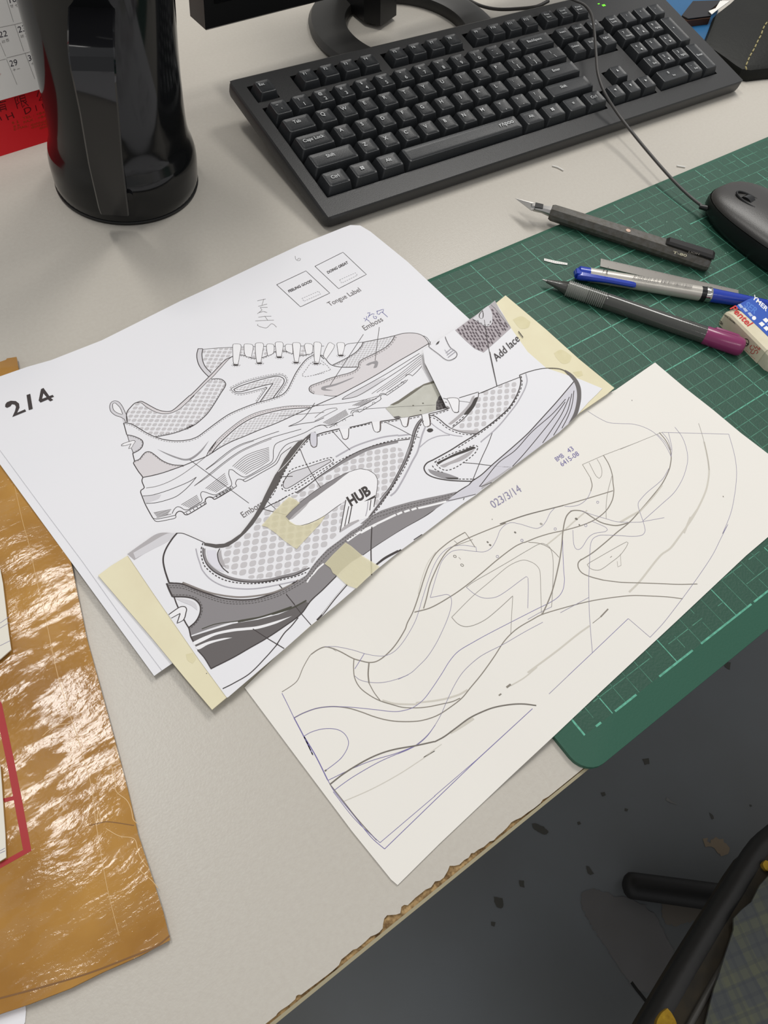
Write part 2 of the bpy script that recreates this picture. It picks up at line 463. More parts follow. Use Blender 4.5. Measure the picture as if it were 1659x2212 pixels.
# ------------------------------------------------------------------ paper surfaces
def sst(a, b, x):
    t = min(1, max(0, (x - a) / (b - a))); return t * t * (3 - 2 * t)
def over_mat(x, y): return MT * sst(-.285, -.233, x) * (1 - sst(.101, .150, y))
page_z = lambda x, y: .0040 + .008 * (y - .015)
card_z = lambda x, y: .0049 + .006 * (x + .378) + .006 * (y - .006)
SURF = dict(under=lambda x, y: page_z(x, y) - .0004, sheet=page_z, pencil=lambda x, y: .0007 + over_mat(x, y), card=card_z, print=lambda x, y: card_z(x, y) + .0003)
def TS(S):
    return lambda px, py, z: (lambda p: Vector((p.x, p.y, p.z + z)))(unS(px, py, S))
def sheet_mesh(mb, poly, S, thick, m, grid=.006):
    v, f = tri_fill(poly, grid); n = len(v)
    top = [(p[0], p[1], S(p[0], p[1])) for p in v]; bot = [(p[0], p[1], S(p[0], p[1]) - thick) for p in v]
    cnt = {}
    fs = []
    for t in f:
        a, b_, c = v[t[0]], v[t[1]], v[t[2]]
        if (b_[0] - a[0]) * (c[1] - a[1]) - (b_[1] - a[1]) * (c[0] - a[0]) < 0: t = tuple(t)[::-1]
        fs.append(tuple(t))
        for i in range(len(t)): cnt[(t[i], t[(i + 1) % len(t)])] = 1
    side = [(b_, a, a + n, b_ + n) for (a, b_) in cnt if (b_, a) not in cnt]
    mb.add(top + bot, fs + [tuple(n + i for i in t[::-1]) for t in fs] + side, m)
def px_poly(txt, S, smooth=False):
    s = Sheet(None); P = s.parse(txt)
    if smooth: P = spline(P, 4, True)
    return [(lambda q: (q.x, q.y))(unS(p[0], p[1], S)) for p in P]

m_white = mat('white_copy_paper', (233, 232, 235), .75, spec=.3, noise=(14, .4, (229, 229, 233)))
INK = mat('print_ink', (54, 46, 46), .6); INKG = mat('print_grey_ink', (112, 106, 106), .6); m_p1 = mat('print_and_shade_pale_grey', (210, 208, 212), .7); m_p2 = mat('print_warm_grey', (214, 209, 211), .7)
m_p3 = mat('print_and_shade_mid_grey', (176, 172, 174), .7); m_p4 = mat('print_shadow_grey', (150, 147, 150), .7); m_p5 = mat('print_and_shade_dark_grey', (136, 132, 134), .65); m_p6 = mat('print_charcoal', (96, 91, 91), .6); m_p7 = mat('print_lilac_grey', (208, 206, 214), .7)
m_p8 = mat('print_light_lilac', (220, 218, 226), .7); m_pk = mat('print_black', (52, 46, 44), .6)
m_dot = mat('print_dots', (197, 194, 196), .7); m_blue = mat('blue_pen', (74, 72, 150), .6); m_pencil = mat('soft_pencil', (128, 124, 122), .7)
m_pw = mat('print_bare_white', (236, 235, 237), .75)
# under sheet
b = MB(); sheet_mesh(b, px_poly("Z 333,1460 0,1003 -90,880 -40,800 60,850 900,720 700,1200", SURF['under']), SURF['under'], .0001, m_white, .01)
under = tag(b.build('paper_sheet'), 'plain white paper sheet showing as a narrow strip under the printed 2/4 page', 'paper')
# printed sheet 2/4
S = SURF['sheet']; b = MB()
sheet_mesh(b, px_poly("Z 350,1448 265,1335 180,1215 100,1108 0,972 -80,860 -40,828 0,813 60,792 110,778 220,735 300,695 390,650 460,618 560,570 650,528 740,492 757,486 778,487 800,500 880,565 960,640 1017,692 1045,718 1120,800 800,1040 500,1280 420,1400", S), S, .0001, m_white)
d = Sheet(TS(S), mb=b); d.H = S
ST = dict(k=(INK, 1.75, None), t=(INK, 1.1, None), h=(INKG, 1.0, None), s=(INKG, .95, (3.0, 1.6)), K=(INK, 2.3, None), f=(m_p1, 0, None), b=(m_blue, 1.0, None), p=(m_pencil, 1.0, None),
          F=(m_p1, 0, None), G=(m_p2, 0, None), H=(m_p3, 0, None), I=(m_p4, 0, None), J=(m_p5, 0, None), W=(m_pw, 0, None))
d.draw("""
G C 530,165 575,148 620,165 700,210 780,250 860,270 930,268 980,240 1060,170 1160,80 A 60,965 143,885 220,805 300,725 400,620 480,540 560,500 430,630 340,730 160,905 55,1010 C 1120,170 1040,240 950,285 880,298 800,292 720,262 640,215 580,170
F C 370,410 340,340 270,315 215,265 205,200 225,160 265,143 310,155 350,200 385,270 410,330 412,400
W C 240,200 245,175 265,168 300,195 330,230 360,300 350,305 290,285 250,250
F A 155,405 210,405 200,470 210,550 240,620 310,695 280,740 220,680 170,610 145,540 140,470
F C 412,552 470,560 540,585 590,615 603,650 590,695 550,735 482,770 465,710 440,640
G C 500,865 560,840 600,790 640,755 690,755 750,795 820,850 900,890 980,910 1090,915 980,950 850,990 700,1035 600,1058 550,990 490,890
F C 605,1285 720,1270 820,1262 790,1310 700,1345 635,1365
G B 955,360 1050,335 1150,328 1240,340 1300,370 1350,430 1360,455 1200,550 1000,665 800,790 600,905 450,985 270,1080 110,1072 A 1540,945 1490,915 1480,880 1500,850 1560,825 B 110,900 150,880 300,835 400,810 480,775 515,740 530,680 560,650 640,610 760,550 870,480 930,410
G A 320,1645 270,1659 300,1600 400,1480 560,1340 700,1240 850,1170 1050,1120 1250,1090 1500,1085 1480,1112 1200,1130 1000,1170 800,1235 640,1330 500,1450 400,1550
F B 325,1120 430,1060 520,1010 620,955 720,900 840,860 760,940 640,1020 500,1085 400,1108
""", ST)
BIG = dict(o=(455, 325), a=(68, 1), b=(-27, 49), crop='C')
d.dots("C 412,400 405,320 415,270 450,225 500,175 580,170 640,215 720,262 800,292 880,298 950,285 1040,240 1220,75 1300,0 A 160,905 310,770 400,764 450,780 485,825 450,890 380,1000 300,1130 200,1240 100,1320 0,1370 C 1240,415 1130,470 1000,515 760,573 600,500 460,420", m=m_dot, **BIG)
d.dots("A 210,412 350,400 560,390 565,495 520,520 400,615 305,690 250,640 215,560 202,490", m=m_dot, **BIG)
d.dots("A 660,400 830,385 960,385 1090,390 1200,400 1420,385 1530,385 1530,450 1440,475 1370,480 1230,440 1080,435 930,505 790,510 655,475", m=m_dot, **BIG)
SM = dict(o=(650, 1360), a=(40, -1), b=(-17, 29), crop='A')
d.dots("A 600,890 850,800 1100,748 1175,780 1050,990 900,1030 1050,820 900,850 660,913", m=m_dot, **SM)
d.dots("A 340,1635 500,1470 660,1330 820,1240 1000,1180 1200,1140 1480,1118 1300,1195 1100,1280 900,1365 700,1450 500,1545", m=m_dot, **SM)
d.dots("B 575,450 750,408 950,370 930,410 870,480 760,548 620,622 545,665 510,733 400,736 220,710 400,622 490,560", m=m_dot, **SM)
d.draw("""
k C 540,160 575,148 620,165 700,210 780,250 860,270 930,268 980,240 1060,170 1160,80 A 60,965 143,885 220,805 300,725 400,620 480,540 560,500
t C 530,165 580,168 640,215 720,262 800,292 880,298 950,285 1040,240 1120,170 1220,75 A 55,1010 160,905 260,805 340,730 430,630 520,530 560,500
k C 540,158 500,175 450,225 415,270 405,320 412,400
t C 380,365 340,340 270,315 215,265 205,200 225,160 265,143 310,155 350,200 385,270 410,330 416,400
t;c C 240,200 245,175 265,168 300,195 330,230 360,300 350,305 290,285 250,250
t C 378,360 396,402
k;o3 C 370,410 410,408 460,420 520,450 600,500 680,545 760,578 850,605 960,620 1060,620 A 0,1500 60,1490 150,1455 240,1390 360,1300 480,1215 560,1170 700,1110 850,1055 960,1025 1060,995 1140,965 1190,930 1230,880 1270,800 1320,700 1380,610 1450,530 1530,480
k C 370,410 385,460 408,548
t C 415,555 440,640
t C 465,710 485,770
k;o2 C 410,550 470,560 540,585 590,615 603,650 590,695 550,735 480,772
k C 480,770 490,820 500,865 488,885 500,910 550,990 600,1058 590,1085 590,1105 605,1145 618,1180 605,1195 580,1210 573,1230 590,1280 630,1380 680,1475 720,1545
k;o2 C 500,865 560,840 600,790 640,755 690,755 750,795 820,850 900,890 980,910 1090,915
k C 600,1058 720,1035 850,1000 980,955 1090,915 1200,870 1360,805 A 420,1585 553,1515 700,1455 900,1370 1100,1290 1300,1200 1500,1110 B 110,1150 270,1080 450,985 600,905 800,790 1000,665 1200,550 1360,455
k;o2.2 A 310,768 400,764 450,780 485,825 470,870 430,930 350,1060 270,1175 200,1245 120,1310 0,1370 C 1200,430 1100,485 950,535 750,575
W C 440,630 390,645 345,678 400,675 460,655 430,715 465,705 490,660 510,630 480,618
t;c C 440,630 390,645 345,668 345,682 400,675 460,655 430,715 465,702 490,660 512,630 500,618 480,618
k A 155,405 140,470 145,540 170,610 220,680 280,740
k A 210,410 200,470 210,550 240,620 310,695
k A 155,405 210,405
t A 210,415 350,400 560,390 900,380 1300,375 1659,375
k;o2.2 A 560,497 655,480 720,490 790,515 860,520 930,510 1000,480 1080,440 1160,435 1230,445 1300,470 1370,485 1440,480 1530,450
k A 1530,480 1600,480 1659,530 B 60,590 95,600 130,640 170,690 210,715 300,735 400,738 510,735
k B 575,440 700,415 850,385 955,360
k;o-2.2 B 575,440 560,480 500,550 420,605 330,655 215,710
t B 350,520 362,480 390,460 460,450 575,437
k B 955,360 1050,335 1150,328 1240,340 1300,370 1350,430 1360,455
t B 1300,362 1340,385 1370,430 1390,485
k B 1360,455 1370,500
k;o-2.5,-4.2 B 955,365 930,410 870,480 760,550 640,610 560,650 530,680 515,740 480,775 400,810 300,835 150,880 110,900 A 1560,825 1500,850 1480,880 1490,915 1540,945
t B 110,1072 200,1082 270,1080
k A 580,892 650,855 850,790 1040,742 1130,738 1180,770 1175,820 1050,995
k A 580,892 600,915 660,920 760,895 900,855 1050,820 895,1040
t;o-3 A 545,885 570,870 700,810 900,755 1080,722 1150,720 1195,745 1210,790 1180,850 1090,980
t;o3 A 545,885 570,915 620,940 680,940 800,915 980,865 850,1050
k A 320,1645 400,1550 500,1450 640,1330 800,1235 1000,1170 1200,1130 1500,1110
t A 265,1659 300,1600 400,1480 560,1340 700,1240 850,1170 1050,1120 1250,1090 1500,1085 1659,1080
s A 290,1659 330,1590 420,1490 570,1355 700,1260 850,1190 1050,1135 1250,1100 1500,1098
t C 1360,800 1400,730 1480,630 A 290,1635
h C 640,1185 760,1165 900,1115 1050,1035 1200,930 1360,805
t C 600,1280 700,1272 850,1230 1000,1175 1150,1110 1240,1055
t C 1240,1055 1180,1130 1100,1210 1000,1285 880,1330 760,1360 640,1370
t C 1350,965 1450,890 D 180,620 330,505 450,440 600,390 750,335 900,285
t C 1215,1160 1380,1030 D 200,690 340,585 450,515 600,445 800,365 1165,260
h C 1215,1160 1390,1040 D 210,700 350,595 460,525 610,455 810,375
h D 30,745 190,630 340,515 460,450 600,400
t C 720,1545 760,1555 880,1535 990,1510
t C 720,1545 750,1580 790,1585 900,1565 985,1545 998,1530 990,1510
k C 990,1510 1005,1480 1040,1462 1080,1475 1100,1500 1130,1505 1230,1450 1360,1370
k C 1345,1345 1350,1315 1390,1292 1430,1298 1450,1320 1480,1310 1560,1260 1659,1205
t C 1095,1480 1230,1410 1350,1345
t C 1440,1300 1540,1250 1659,1185
t C 950,1490 975,1440 1010,1410 1050,1415 1100,1445 1150,1440 1300,1350 1310,1330 1290,1260 1310,1228 1350,1235 1440,1265 1490,1260 1659,1160
h C 765,1540 940,1495
k;w1.2 D 30,1150 20,1110 50,1075 100,1080 130,1100 330,985 395,940 380,910 400,865 430,858 470,870 495,888 700,775 860,680 900,620 930,560 1050,470
t D 160,1040 280,970 335,920 300,800 305,745 340,745 400,790 470,830 520,825 700,720 820,640 835,500 860,440 950,395 1190,310 1380,215 1500,215 1600,180
t D 465,870 700,745 840,660 880,600 920,520 1000,440 1180,385
h;n5 C 730,1480 940,1440 / C 765,1525 900,1497
h;n6 C 1060,1385 1250,1270 / C 1160,1425 1285,1350
h;n7 C 1350,1190 1580,1010 / C 1470,1235 1620,1135
h;n9 D 345,705 480,590 600,535 780,480 / D 500,800 580,750 680,700 785,630
t B 325,1120 360,1090 600,960 900,790 1250,572
t B 325,1122 400,1110 500,1085 620,1020 1000,780 1270,590
h;n4 B 680,1055 1000,830 1285,600 / B 860,1010 1080,850 1300,670
h;n5 B 450,1195 590,1130 / B 540,1200 740,1110
h;n6 B 100,1400 370,1245 / B 180,1430 400,1300
t B 105,1500 300,1385 440,1310 460,1320
t B 430,1290 440,1262 470,1250 520,1258 530,1278 780,1130 790,1115
t B 765,1090 780,1060 810,1050 850,1060 860,1075 1080,920 1110,885
t B 1080,850 1100,825 1150,830 1165,842 1230,780 1300,700
t B 460,1320 450,1290 470,1270 520,1270
t B 795,1118 785,1090 800,1065 850,1065
t B 180,1485 100,1430 0,1450
t B 400,1240 500,1225 640,1160 760,1090
t B 850,1050 1090,890
h A 1120,1210 1300,1195 1659,1165
h B 0,1200 500,1145 800,1070
h B 0,1340 60,1290 150,1240 260,1225 270,1240 200,1275 0,1380
t A 1235,1335 1400,1250 B 0,1165
t A 1235,1335 1400,1300 1540,1280 1659,1230
t B 580,345 180,955
t B 770,258 720,660
k;w1 C 1150,840 D 540,1145
""", ST)
for x, y in ((250, 1430), (352, 1370), (602, 1222), (705, 1165), (917, 1020), (982, 975), (1047, 922)):
    d.stroke(f"B {x-20},{y+15} {x-15},{y-5} {x+5},{y-12} {x+18},{y-2} {x+12},{y+8}", .7, INK)
for a, bb, n in ((("C", 1125, 1490), ("C", 1335, 1370), 6), (("C", 1485, 1285), ("C", 1650, 1190), 5), (("D", 150, 1065), ("D", 345, 955), 6)):
    p = d.parse(f"{a[0]} {a[1]},{a[2]}")[0]; q = d.parse(f"{bb[0]} {bb[1]},{bb[2]}")[0]
    for i in range(n):
        t = i / (n - 1); x, y = p[0] * (1 - t) + q[0] * t, p[1] * (1 - t) + q[1] * t; d.stroke([(x - 1, y - 2), (x + 1, y + 1.5)], 1.1, INK)
for t in ("A 703,362 715,350 790,355 812,375 790,510 720,490", "A 970,367 985,350 1050,355 1062,375 1050,460 985,490", "A 1195,370 1210,355 1280,358 1285,450 1275,465 1205,430",
          "A 1425,362 1440,345 1510,352 1525,370 1510,460 1445,475", "A 568,370 575,352 650,352 668,370 655,460 635,570 625,595 590,595 575,560 570,460", "A 838,352 860,338 925,340 938,360 925,440 905,560 895,578 862,578 850,540",
          "A 1075,340 1090,328 1160,330 1172,350 1160,440 1145,500 1095,500 1085,430", "A 1283,345 1295,335 1365,338 1378,360 1370,450 1350,570 1310,570 1298,500",
          "B 160,455 180,442 235,472 225,510 135,645 103,600", "A 1538,340 1550,328 1610,330 B 60,445 78,460 70,560 50,690 0,690 A 1540,480", "B 265,455 280,445 345,448 358,470 345,540 325,598 285,598 275,540"):
    d.fill(t, m_pw, True); d.stroke(t, 1.0, INK, closed=True)
for cr, x, y in (('A', 605, 601), ('A', 888, 580), ('A', 1125, 508), ('A', 1325, 573), ('B', 15, 695), ('B', 312, 598)):
    e = ' '.join(f"{x + 36*math.cos(t*.785):.0f},{y + 10*math.sin(t*.785):.0f}" for t in range(8)); d.fill(cr + ' ' + e, INK)
    e = ' '.join(f"{x + 52*math.cos(t*.785):.0f},{y + 20*math.sin(t*.785):.0f}" for t in range(8)); d.stroke(cr + ' ' + e, .6, INKG, (3, 1.6), closed=True)
d.draw("""
I B 610,712 640,690 740,658 757,680 738,740 700,747 718,700 690,695 640,716
I B 75,985 95,970 250,935 430,870 470,855 440,875 250,955 130,985 130,1000 220,1015 110,1015 80,1005
I C 770,720 900,775 1030,822 1110,838 1180,820 1280,745 1390,620 1300,750 1190,840 1110,855 1030,838 900,788
s;l B 0,830 100,795 190,770 150,720 80,660
s A 1659,600 1560,560 1500,580 1440,660 1395,720 1420,740 1500,730 1659,695
""", ST)
m_su = mat('print_suede', (200, 199, 190), .75, noise=(160, .3, (186, 185, 175))); m_su2 = mat('print_olive', (112, 108, 97), .7); m_su3 = mat('print_lace_photo', (108, 103, 104), .7, noise=(700, .1, (60, 56, 58)))
for t, m in (("B 1270,600 1310,690 1420,900 1370,905 1330,830 1280,740 1265,680", m_p1), ("B 845,1230 960,1160 1100,1080 1200,990 1420,900 1480,1040 1565,1220 1380,1275 1280,1300 1130,1330 1000,1345 940,1330", m_su),
             ("B 900,1188 1000,1135 1150,1030 1300,940 1420,900 1430,928 1300,960 1200,1035 1100,1105 1000,1170 940,1193", m_su2), ("B 1447,1250 1450,1160 1480,1090 1503,1075 1570,1225 1500,1245", m_su3),
             ("B 940,1330 1000,1320 1030,1335 1000,1352 960,1350", m_p6)):
    d.fill(t, m, False)
for x, y in ((1175, 1197), (1292, 1170), (1262, 1256)):
    d.fill('B ' + ' '.join(f"{x + 12*math.cos(t*.785):.0f},{y + 9*math.sin(t*.785):.0f}" for t in range(8)), m_su2)
d.stroke("B 500,1245 850,1220 1440,1190", .8, INK)
d.fill("B 1445,455 1470,430 1490,425 1480,460 1450,475", INK, False); d.fill("B 1462,447 1475,440 1470,455", m_pw, False)
d.text('Emboss', (600, 300), (822, 182), (-40, -50), INKG, crop='B')
d.text('Tongue Label', (845, 1005), (1222, 822), (-42, -42), INKG, crop='E')
d.text('FEELING GOOD', (358, 842), (636, 712), (-16, -26), INK, True, crop='E')
d.text('DOING GREAT', (822, 617), (1066, 492), (-16, -26), INK, True, crop='E')
d.text('Emboss', (478, 1320), (720, 1170), (-44, -58), INKG, crop='D')
for t in ("E 208,748 558,583 843,848 493,1012", "E 665,528 1000,360 1280,625 948,795"): d.stroke(t, 1.1, INK, closed=True, smooth=False)
for t in ("E 510,912 710,825 732,858 535,945", "E 960,690 1150,605 1172,635 985,728"): d.stroke(t, .8, m_p4, (2.5, 1.5), closed=True, smooth=False)
for t in ("E 430,405 435,440 460,460 488,455 495,438 475,430 455,450", "A 870,112 862,125 900,145 970,157 1000,135 1030,108 1060,118 1092,150", "A 838,75 950,68 1060,65", "A 875,30 950,20 1030,18", "A 950,15 985,65",
          "E 0,1082 50,1068 95,1080 60,1070", "Z 556,678 566,670 562,664 578,664", "Z 558,662 577,657", "Z 556,650 574,646", "Z 566,659 570,646"): d.stroke(t, .8, m_pencil)
for t in ("585,150 605,165", "618,130 622,150 600,188", "618,165 655,192", "628,92 660,85 640,145", "640,130 690,100 712,104", "700,122 705,150 735,158 740,135 715,130", "745,65 745,100 770,108 788,80", "735,72 820,45 815,78 796,84", "800,75 870,138"):
    d.stroke("B " + t, 1.0, m_blue)
d.fill("F 62,990 65,960 85,935 130,918 190,922 228,952 234,1000 205,1062 300,1020 313,1045 148,1112 180,1040 192,990 178,965 145,958 124,985 85,1003", INK, False)
d.fill("F 318,850 362,835 392,1015 345,1030", INK, False); d.fill("F 490,780 520,765 590,862 630,848 646,870 608,885 636,908 602,925 572,902 485,940 463,915", INK, False); d.fill("F 520,832 505,895 556,876", m_white, False)
page = tag(b.build('printed_page'), 'white page printed 2/4 with a line drawing of a chunky sneaker', 'paper')

# ------------------------------------------------------------------ pencil pattern sheet
S = SURF['pencil']; b = MB()
m_ivory = mat('ivory_card_paper', (234, 230, 223), .7, spec=.3, noise=(20, .4, (231, 228, 221)))
pl = px_poly("Z 528,1485 690,1325 848,1192 1086,998 1238,885 1330,842 1415,783 1480,838 1540,885 1600,935 1659,980 1730,1030 1760,1075 1659,1160 1612,1200 1459,1344 1300,1492 1203,1584 1100,1680 950,1822 859,1912 845,1900 760,1795 640,1635", S)
sheet_mesh(b, pl, S, .00035, m_ivory, .007)
d = Sheet(TS(S), mb=b); d.H = S
m_pd = mat('pencil_graphite', (134, 127, 117), .6); m_pl = mat('plotter_violet_ink', (138, 133, 162), .6); m_pv = mat('plotter_violet_dark', (112, 104, 160), .6); m_pf = mat('pencil_faint', (205, 200, 189), .7); m_pt = mat('pencil_thin', (150, 145, 138), .65)
m_pvk = mat('pencil_dark', (112, 106, 98), .6)
ST2 = dict(p=(m_pd, 1.6, None), q=(m_pl, .8, None), v=(m_pv, 1.0, None), g=(m_pf, 2.6, None), t=(m_pt, .9, None), d=(m_pvk, 1.9, None), s=(m_pf, 1, (3, 2)), b=(m_pv, 1.7, None))
d.draw("""
g P 560,1420 720,1290 900,1130 1040,1010
g;w3 N 1250,845 1400,885 1659,895 T 221,985 500,950 720,890 830,830
g;w5 T 620,1345 750,1270 900,1170
g;w4 Q 230,1130 120,1190 0,1260
g;w3.5 Q 1000,300 1040,480 1060,640 1050,760 1020,890 940,1070 850,1230 700,1440 600,1570 480,1659 U 120,870 0,990
g;w3 Q 935,1085 830,1230
g;w4 Q 840,1200 760,1390
g;w3 Q 700,1440 600,1570
g;w1.2 S 570,945 900,800 1230,620 1530,425 1659,340 T 300,1640 520,1480
g;w3 R 740,1060 600,1160 350,1360 0,1620
g;w2 T 1345,780 1500,690 1659,560
t Q 935,80 970,190 1000,300 1030,430 1052,560 1062,640
v;w1 N 50,760 120,900 195,1055 310,1275
b N 195,1055 310,1275 420,1500 S 90,165 230,400 375,690
v S 375,690 450,820 700,1130 900,1380 1055,1515
d;w1.3 S 405,745 575,960 700,1120 830,1270 960,1410
v;w.8 S 440,830 700,1160 1000,1440
v;l S 1055,1515 1659,930 T 950,1659 1605,1055
v;w.8;l S 1000,1440 1659,880
v;w.8;l Z 938,1720 1030,1641 1150,1531
p;w1.2 N 50,745 180,660 240,600 300,460 360,350 400,295 480,240 560,208
p;w1.9 N 400,295 480,240 560,208 640,220 750,265 900,345 1000,375 1090,393 1180,380 1280,315 1400,190 1520,0 O 220,1250 290,1110 370,880 420,720 480,560 560,420 680,310 780,240 910,165
g;w1 O 350,900 400,700 470,520 560,400
q N 560,205 700,205 900,245 1030,285 1150,310 1270,315 1380,270 1480,170 1590,0 O 330,1190 400,960 470,740 540,560 620,430 720,350 870,320 1040,340 1048,395
p;w1.9 O 415,1075 450,950 490,790 550,640 620,500 700,390 820,300 960,230 1200,130 1400,55 P 0,1170 300,1070 600,990 900,910 1350,775
p;w1 O 780,330 950,270 1000,250
d;w2.2 P 0,1172 300,1068 600,990 760,950
q O 495,940 540,780 590,620 640,500 740,400 850,375 1040,395 1150,395 1230,345 1290,240 1330,140 1400,70 1470,50 1560,65 P 250,1175 430,1225 500,1200 550,1140 600,1040 650,985
p;w1.9 O 305,1120 500,1065 740,930 900,820 1100,660 1300,490 1500,340 1600,290 P 300,1390 450,1330 600,1285 800,1240 1000,1180 1150,1110 1270,1010 1340,890 1360,780 1350,680 1340,580 1300,460 1235,350
q O 495,945 600,925 690,908 735,930 750,1000 735,1090 700,1200 640,1340 560,1500 455,1659 T 240,550 150,630 0,705 N 1560,540 1400,600 1250,632 1100,630 980,600 915,550
p N 910,350 905,450 920,580 980,690 1090,780 1220,850 1380,900 1500,930 1659,935 T 350,1035 500,1005 650,970 740,930
p;w2.4 N 1090,395 1080,530 1090,640
p;w1.4 N 1090,640 1150,750 1225,850
v;w.9 N 920,470 1035,285
p;w1.7 N 195,1055 300,1000 450,945 570,925 690,920 850,940 1000,985 1150,1040 1300,1080 1450,1098 1659,1095 T 350,1180 480,1130 620,1040 760,930 860,810 1000,640 1150,430 1260,260 1350,160 1450,80 R 40,995 160,930 400,855 730,770 1000,725 1250,700 1450,705 U 448,1047 640,1070
v;w.9 N 195,1055 300,1000 450,945 570,925 690,920 900,930 1150,955 1400,980 T 100,1070 190,1035 300,950 400,820 520,640 620,480 720,370 900,260 1100,150 R 0,915 150,840 280,775 370,710 420,630 438,520 430,400 420,200 P 750,1400 750,1250 790,1080 850,1010
q T 0,1595 150,1530 300,1420 400,1310 500,1150 580,970 660,800 750,650 850,540 1000,420 1250,290 R -30,1130 180,1018
q R 390,905 730,722
v;w.9 S 1659,35 1560,170 1430,280 1300,340 1000,470 700,640 560,735 460,810
v;w.9 S 1430,280 1200,370 900,460 690,545 380,695
d;w2.3 S 400,745 560,620 750,500 900,420 1050,360 1200,320 1430,280 1659,230 T 430,1455 550,1390 700,1280 850,1170 1000,1095 1150,1040 1350,1005 1500,1000 1650,1018
v;w.9 N 310,1275 400,1225 520,1190 640,1183 740,1205 810,1260 845,1340 830,1420 770,1520 S 480,480 340,585
d;w2.5 S 340,585 360,572
t;w1 O 925,822 1000,765 1200,650 1450,505 P 332,1486 490,1405 560,1425 600,1460 630,1560 R 305,350 300,550 285,835
q R 285,835 150,900 0,985
q O 925,822 1020,900 1110,945 1200,952 1290,935 1400,870 1640,695 1659,705
q R 3,490 6,600 0,850
t O 750,1180 1000,930 1200,760 1400,590 1500,530 1600,497 R 0,284 80,320 135,380 150,450 155,650 165,930
t;w1.1 O 750,1180 820,1255 900,1290 1000,1280 1150,1210 1300,1090 1480,925
t O 1480,925 1470,1100 1455,1380
p;w2.2 R 415,0 400,150 370,330 300,620 240,780 175,920
p;w1.2 P 740,1400 705,1659
p;w2.3 P 740,1400 755,1240 790,1090 850,1020 920,1010 1000,1025 1100,1090 1200,1150 1300,1180 1400,1190 1530,1160
p;w1.1 P 340,1390 450,1400 560,1440 650,1510 705,1570
q P 970,1015 1100,1060 1270,1110 1400,1145 1659,1150 Q 300,1248 525,1207
q P 870,1245 880,1400 900,1460 935,1478 980,1450 1060,1330 1130,1285 1260,1262 1285,1240 1260,1210 1100,1140
p;w2 Q 465,190 540,280 590,380 607,480 600,560 580,640 500,800 400,930 230,1130 100,1270 P 1400,1270 1250,1400 1100,1520 970,1600 R 640,265 603,310 605,370 650,430 750,475 900,515
p;w1.7 R 900,515 1100,540 1300,548 U 400,890 600,898 815,893
g;w2.5 Q 500,820 400,950 220,1150
q J 1270,710 1400,790 1520,845 Q 0,83 150,90 280,125 400,190 500,290 570,400 607,480
t;w.8 Q 0,390 465,200 500,188
q Q 500,188 1295,210
q Q 1295,210 1350,400 1380,550 1388,700 1370,900 1320,1150 1220,1400 U 1180,180 1100,340 1000,540 850,770 700,980 550,1180 400,1370 250,1530
q;l U 250,1530 0,1315 R 1200,975
v;w.8;l R 1200,975 770,1385 480,1659
q;l Z 1227,1460 1186,1499
t P 1240,350 985,462
t P 1659,190 1240,350
p;w1 P 985,462 1080,620
p;w1.6 P 1080,620 1100,710 1085,780
q P 1085,780 1040,870 950,940 850,962 770,960
q Q 500,190 570,280 607,400
q Q 575,190 615,380 607,480
q Q 440,210 530,300 590,400
q Q 650,125 730,230 780,350 805,500 780,640 730,770 640,910 500,1040 270,1245
q Q 270,1245 290,1320 295,1370 260,1415 150,1430 0,1422 P 1250,1305 1180,1310 1110,1350 1080,1430 1070,1659 R 728,500 732,800 745,1050 772,1385
q Q 270,1245 215,1080 215,1030 250,980 320,905 500,750 580,620
t P 1065,440 1110,530 1150,600 1185,628 1210,600 1218,540 1200,470 1160,398
t P 1340,590 1290,780 1268,950 1268,1110
t R 740,305 1180,58 1200,70 1170,130 1100,220 1000,300 870,390 800,395 740,370 710,330 740,305
t;w.6 R 1105,205 1115,340 1075,358 1068,290
p;w2.4 R 870,955 960,860
p;w1 R 775,1030 870,955
p;w3.5 T 1295,802 1345,765
p;w2.4 T 1203,898 1232,878
p;w1.2 O 910,165 960,235 1030,345
t O 780,265 820,300
t O 835,465 858,488
t;w.5 N 640,220 700,260
p;w1 R 985,245 1005,230
p;w2 Q 1228,948 1230,962
""", ST2)
for cr, x, y, r in (('P', 660, 1232, 15), ('P', 262, 1368, 15), ('P', 1025, 1190, 15), ('P', 1167, 912, 14), ('O', 1296, 455, 15), ('O', 1590, 263, 15)):
    d.stroke(cr + ' ' + ' '.join(f"{x + r*math.cos(t*.785):.0f},{y + r*math.sin(t*.785):.0f}" for t in range(8)), .8, m_pl, closed=True)
for cr, x, y, r, q in (('P', 912, 1112, 18, 1), ('P', 492, 1172, 13, 0), ('P', 182, 1274, 13, 1), ('O', 1180, 283, 13, 1), ('O', 1210, 318, 15, 1), ('O', 788, 453, 18, 0), ('O', 875, 558, 18, 0), ('O', 1508, 167, 14, 1), ('P', 948, 1182, 10, 1)):
    t_ = cr + ' ' + ' '.join(f"{x + r*math.cos(t*.785):.0f},{y + .75*r*math.sin(t*.785)+.3*r*math.cos(t*.785):.0f}" for t in range(8))
    if q: d.fill(t_, m_pvk)
    else: d.stroke(t_, 1.0, m_pvk, closed=True)
d.text('BMB', (905, 1312), (993, 1255), (-35, -45), m_pv, crop='J'); d.text('43', (1045, 1212), (1108, 1172), (-35, -45), m_pv, crop='J')
d.text('6415-08', (965, 1372), (1172, 1232), (-36, -46), m_pv, crop='J')
d.text('023/3/14', (1066.5, 1098.5), (1128, 1061), (-10, -14), m_pl)
for x, y in ((1365, 865), (1063, 1122)): d.stroke([(x, y - 1.2), (x + .3, y + 1.2)], 1.2, m_pvk)
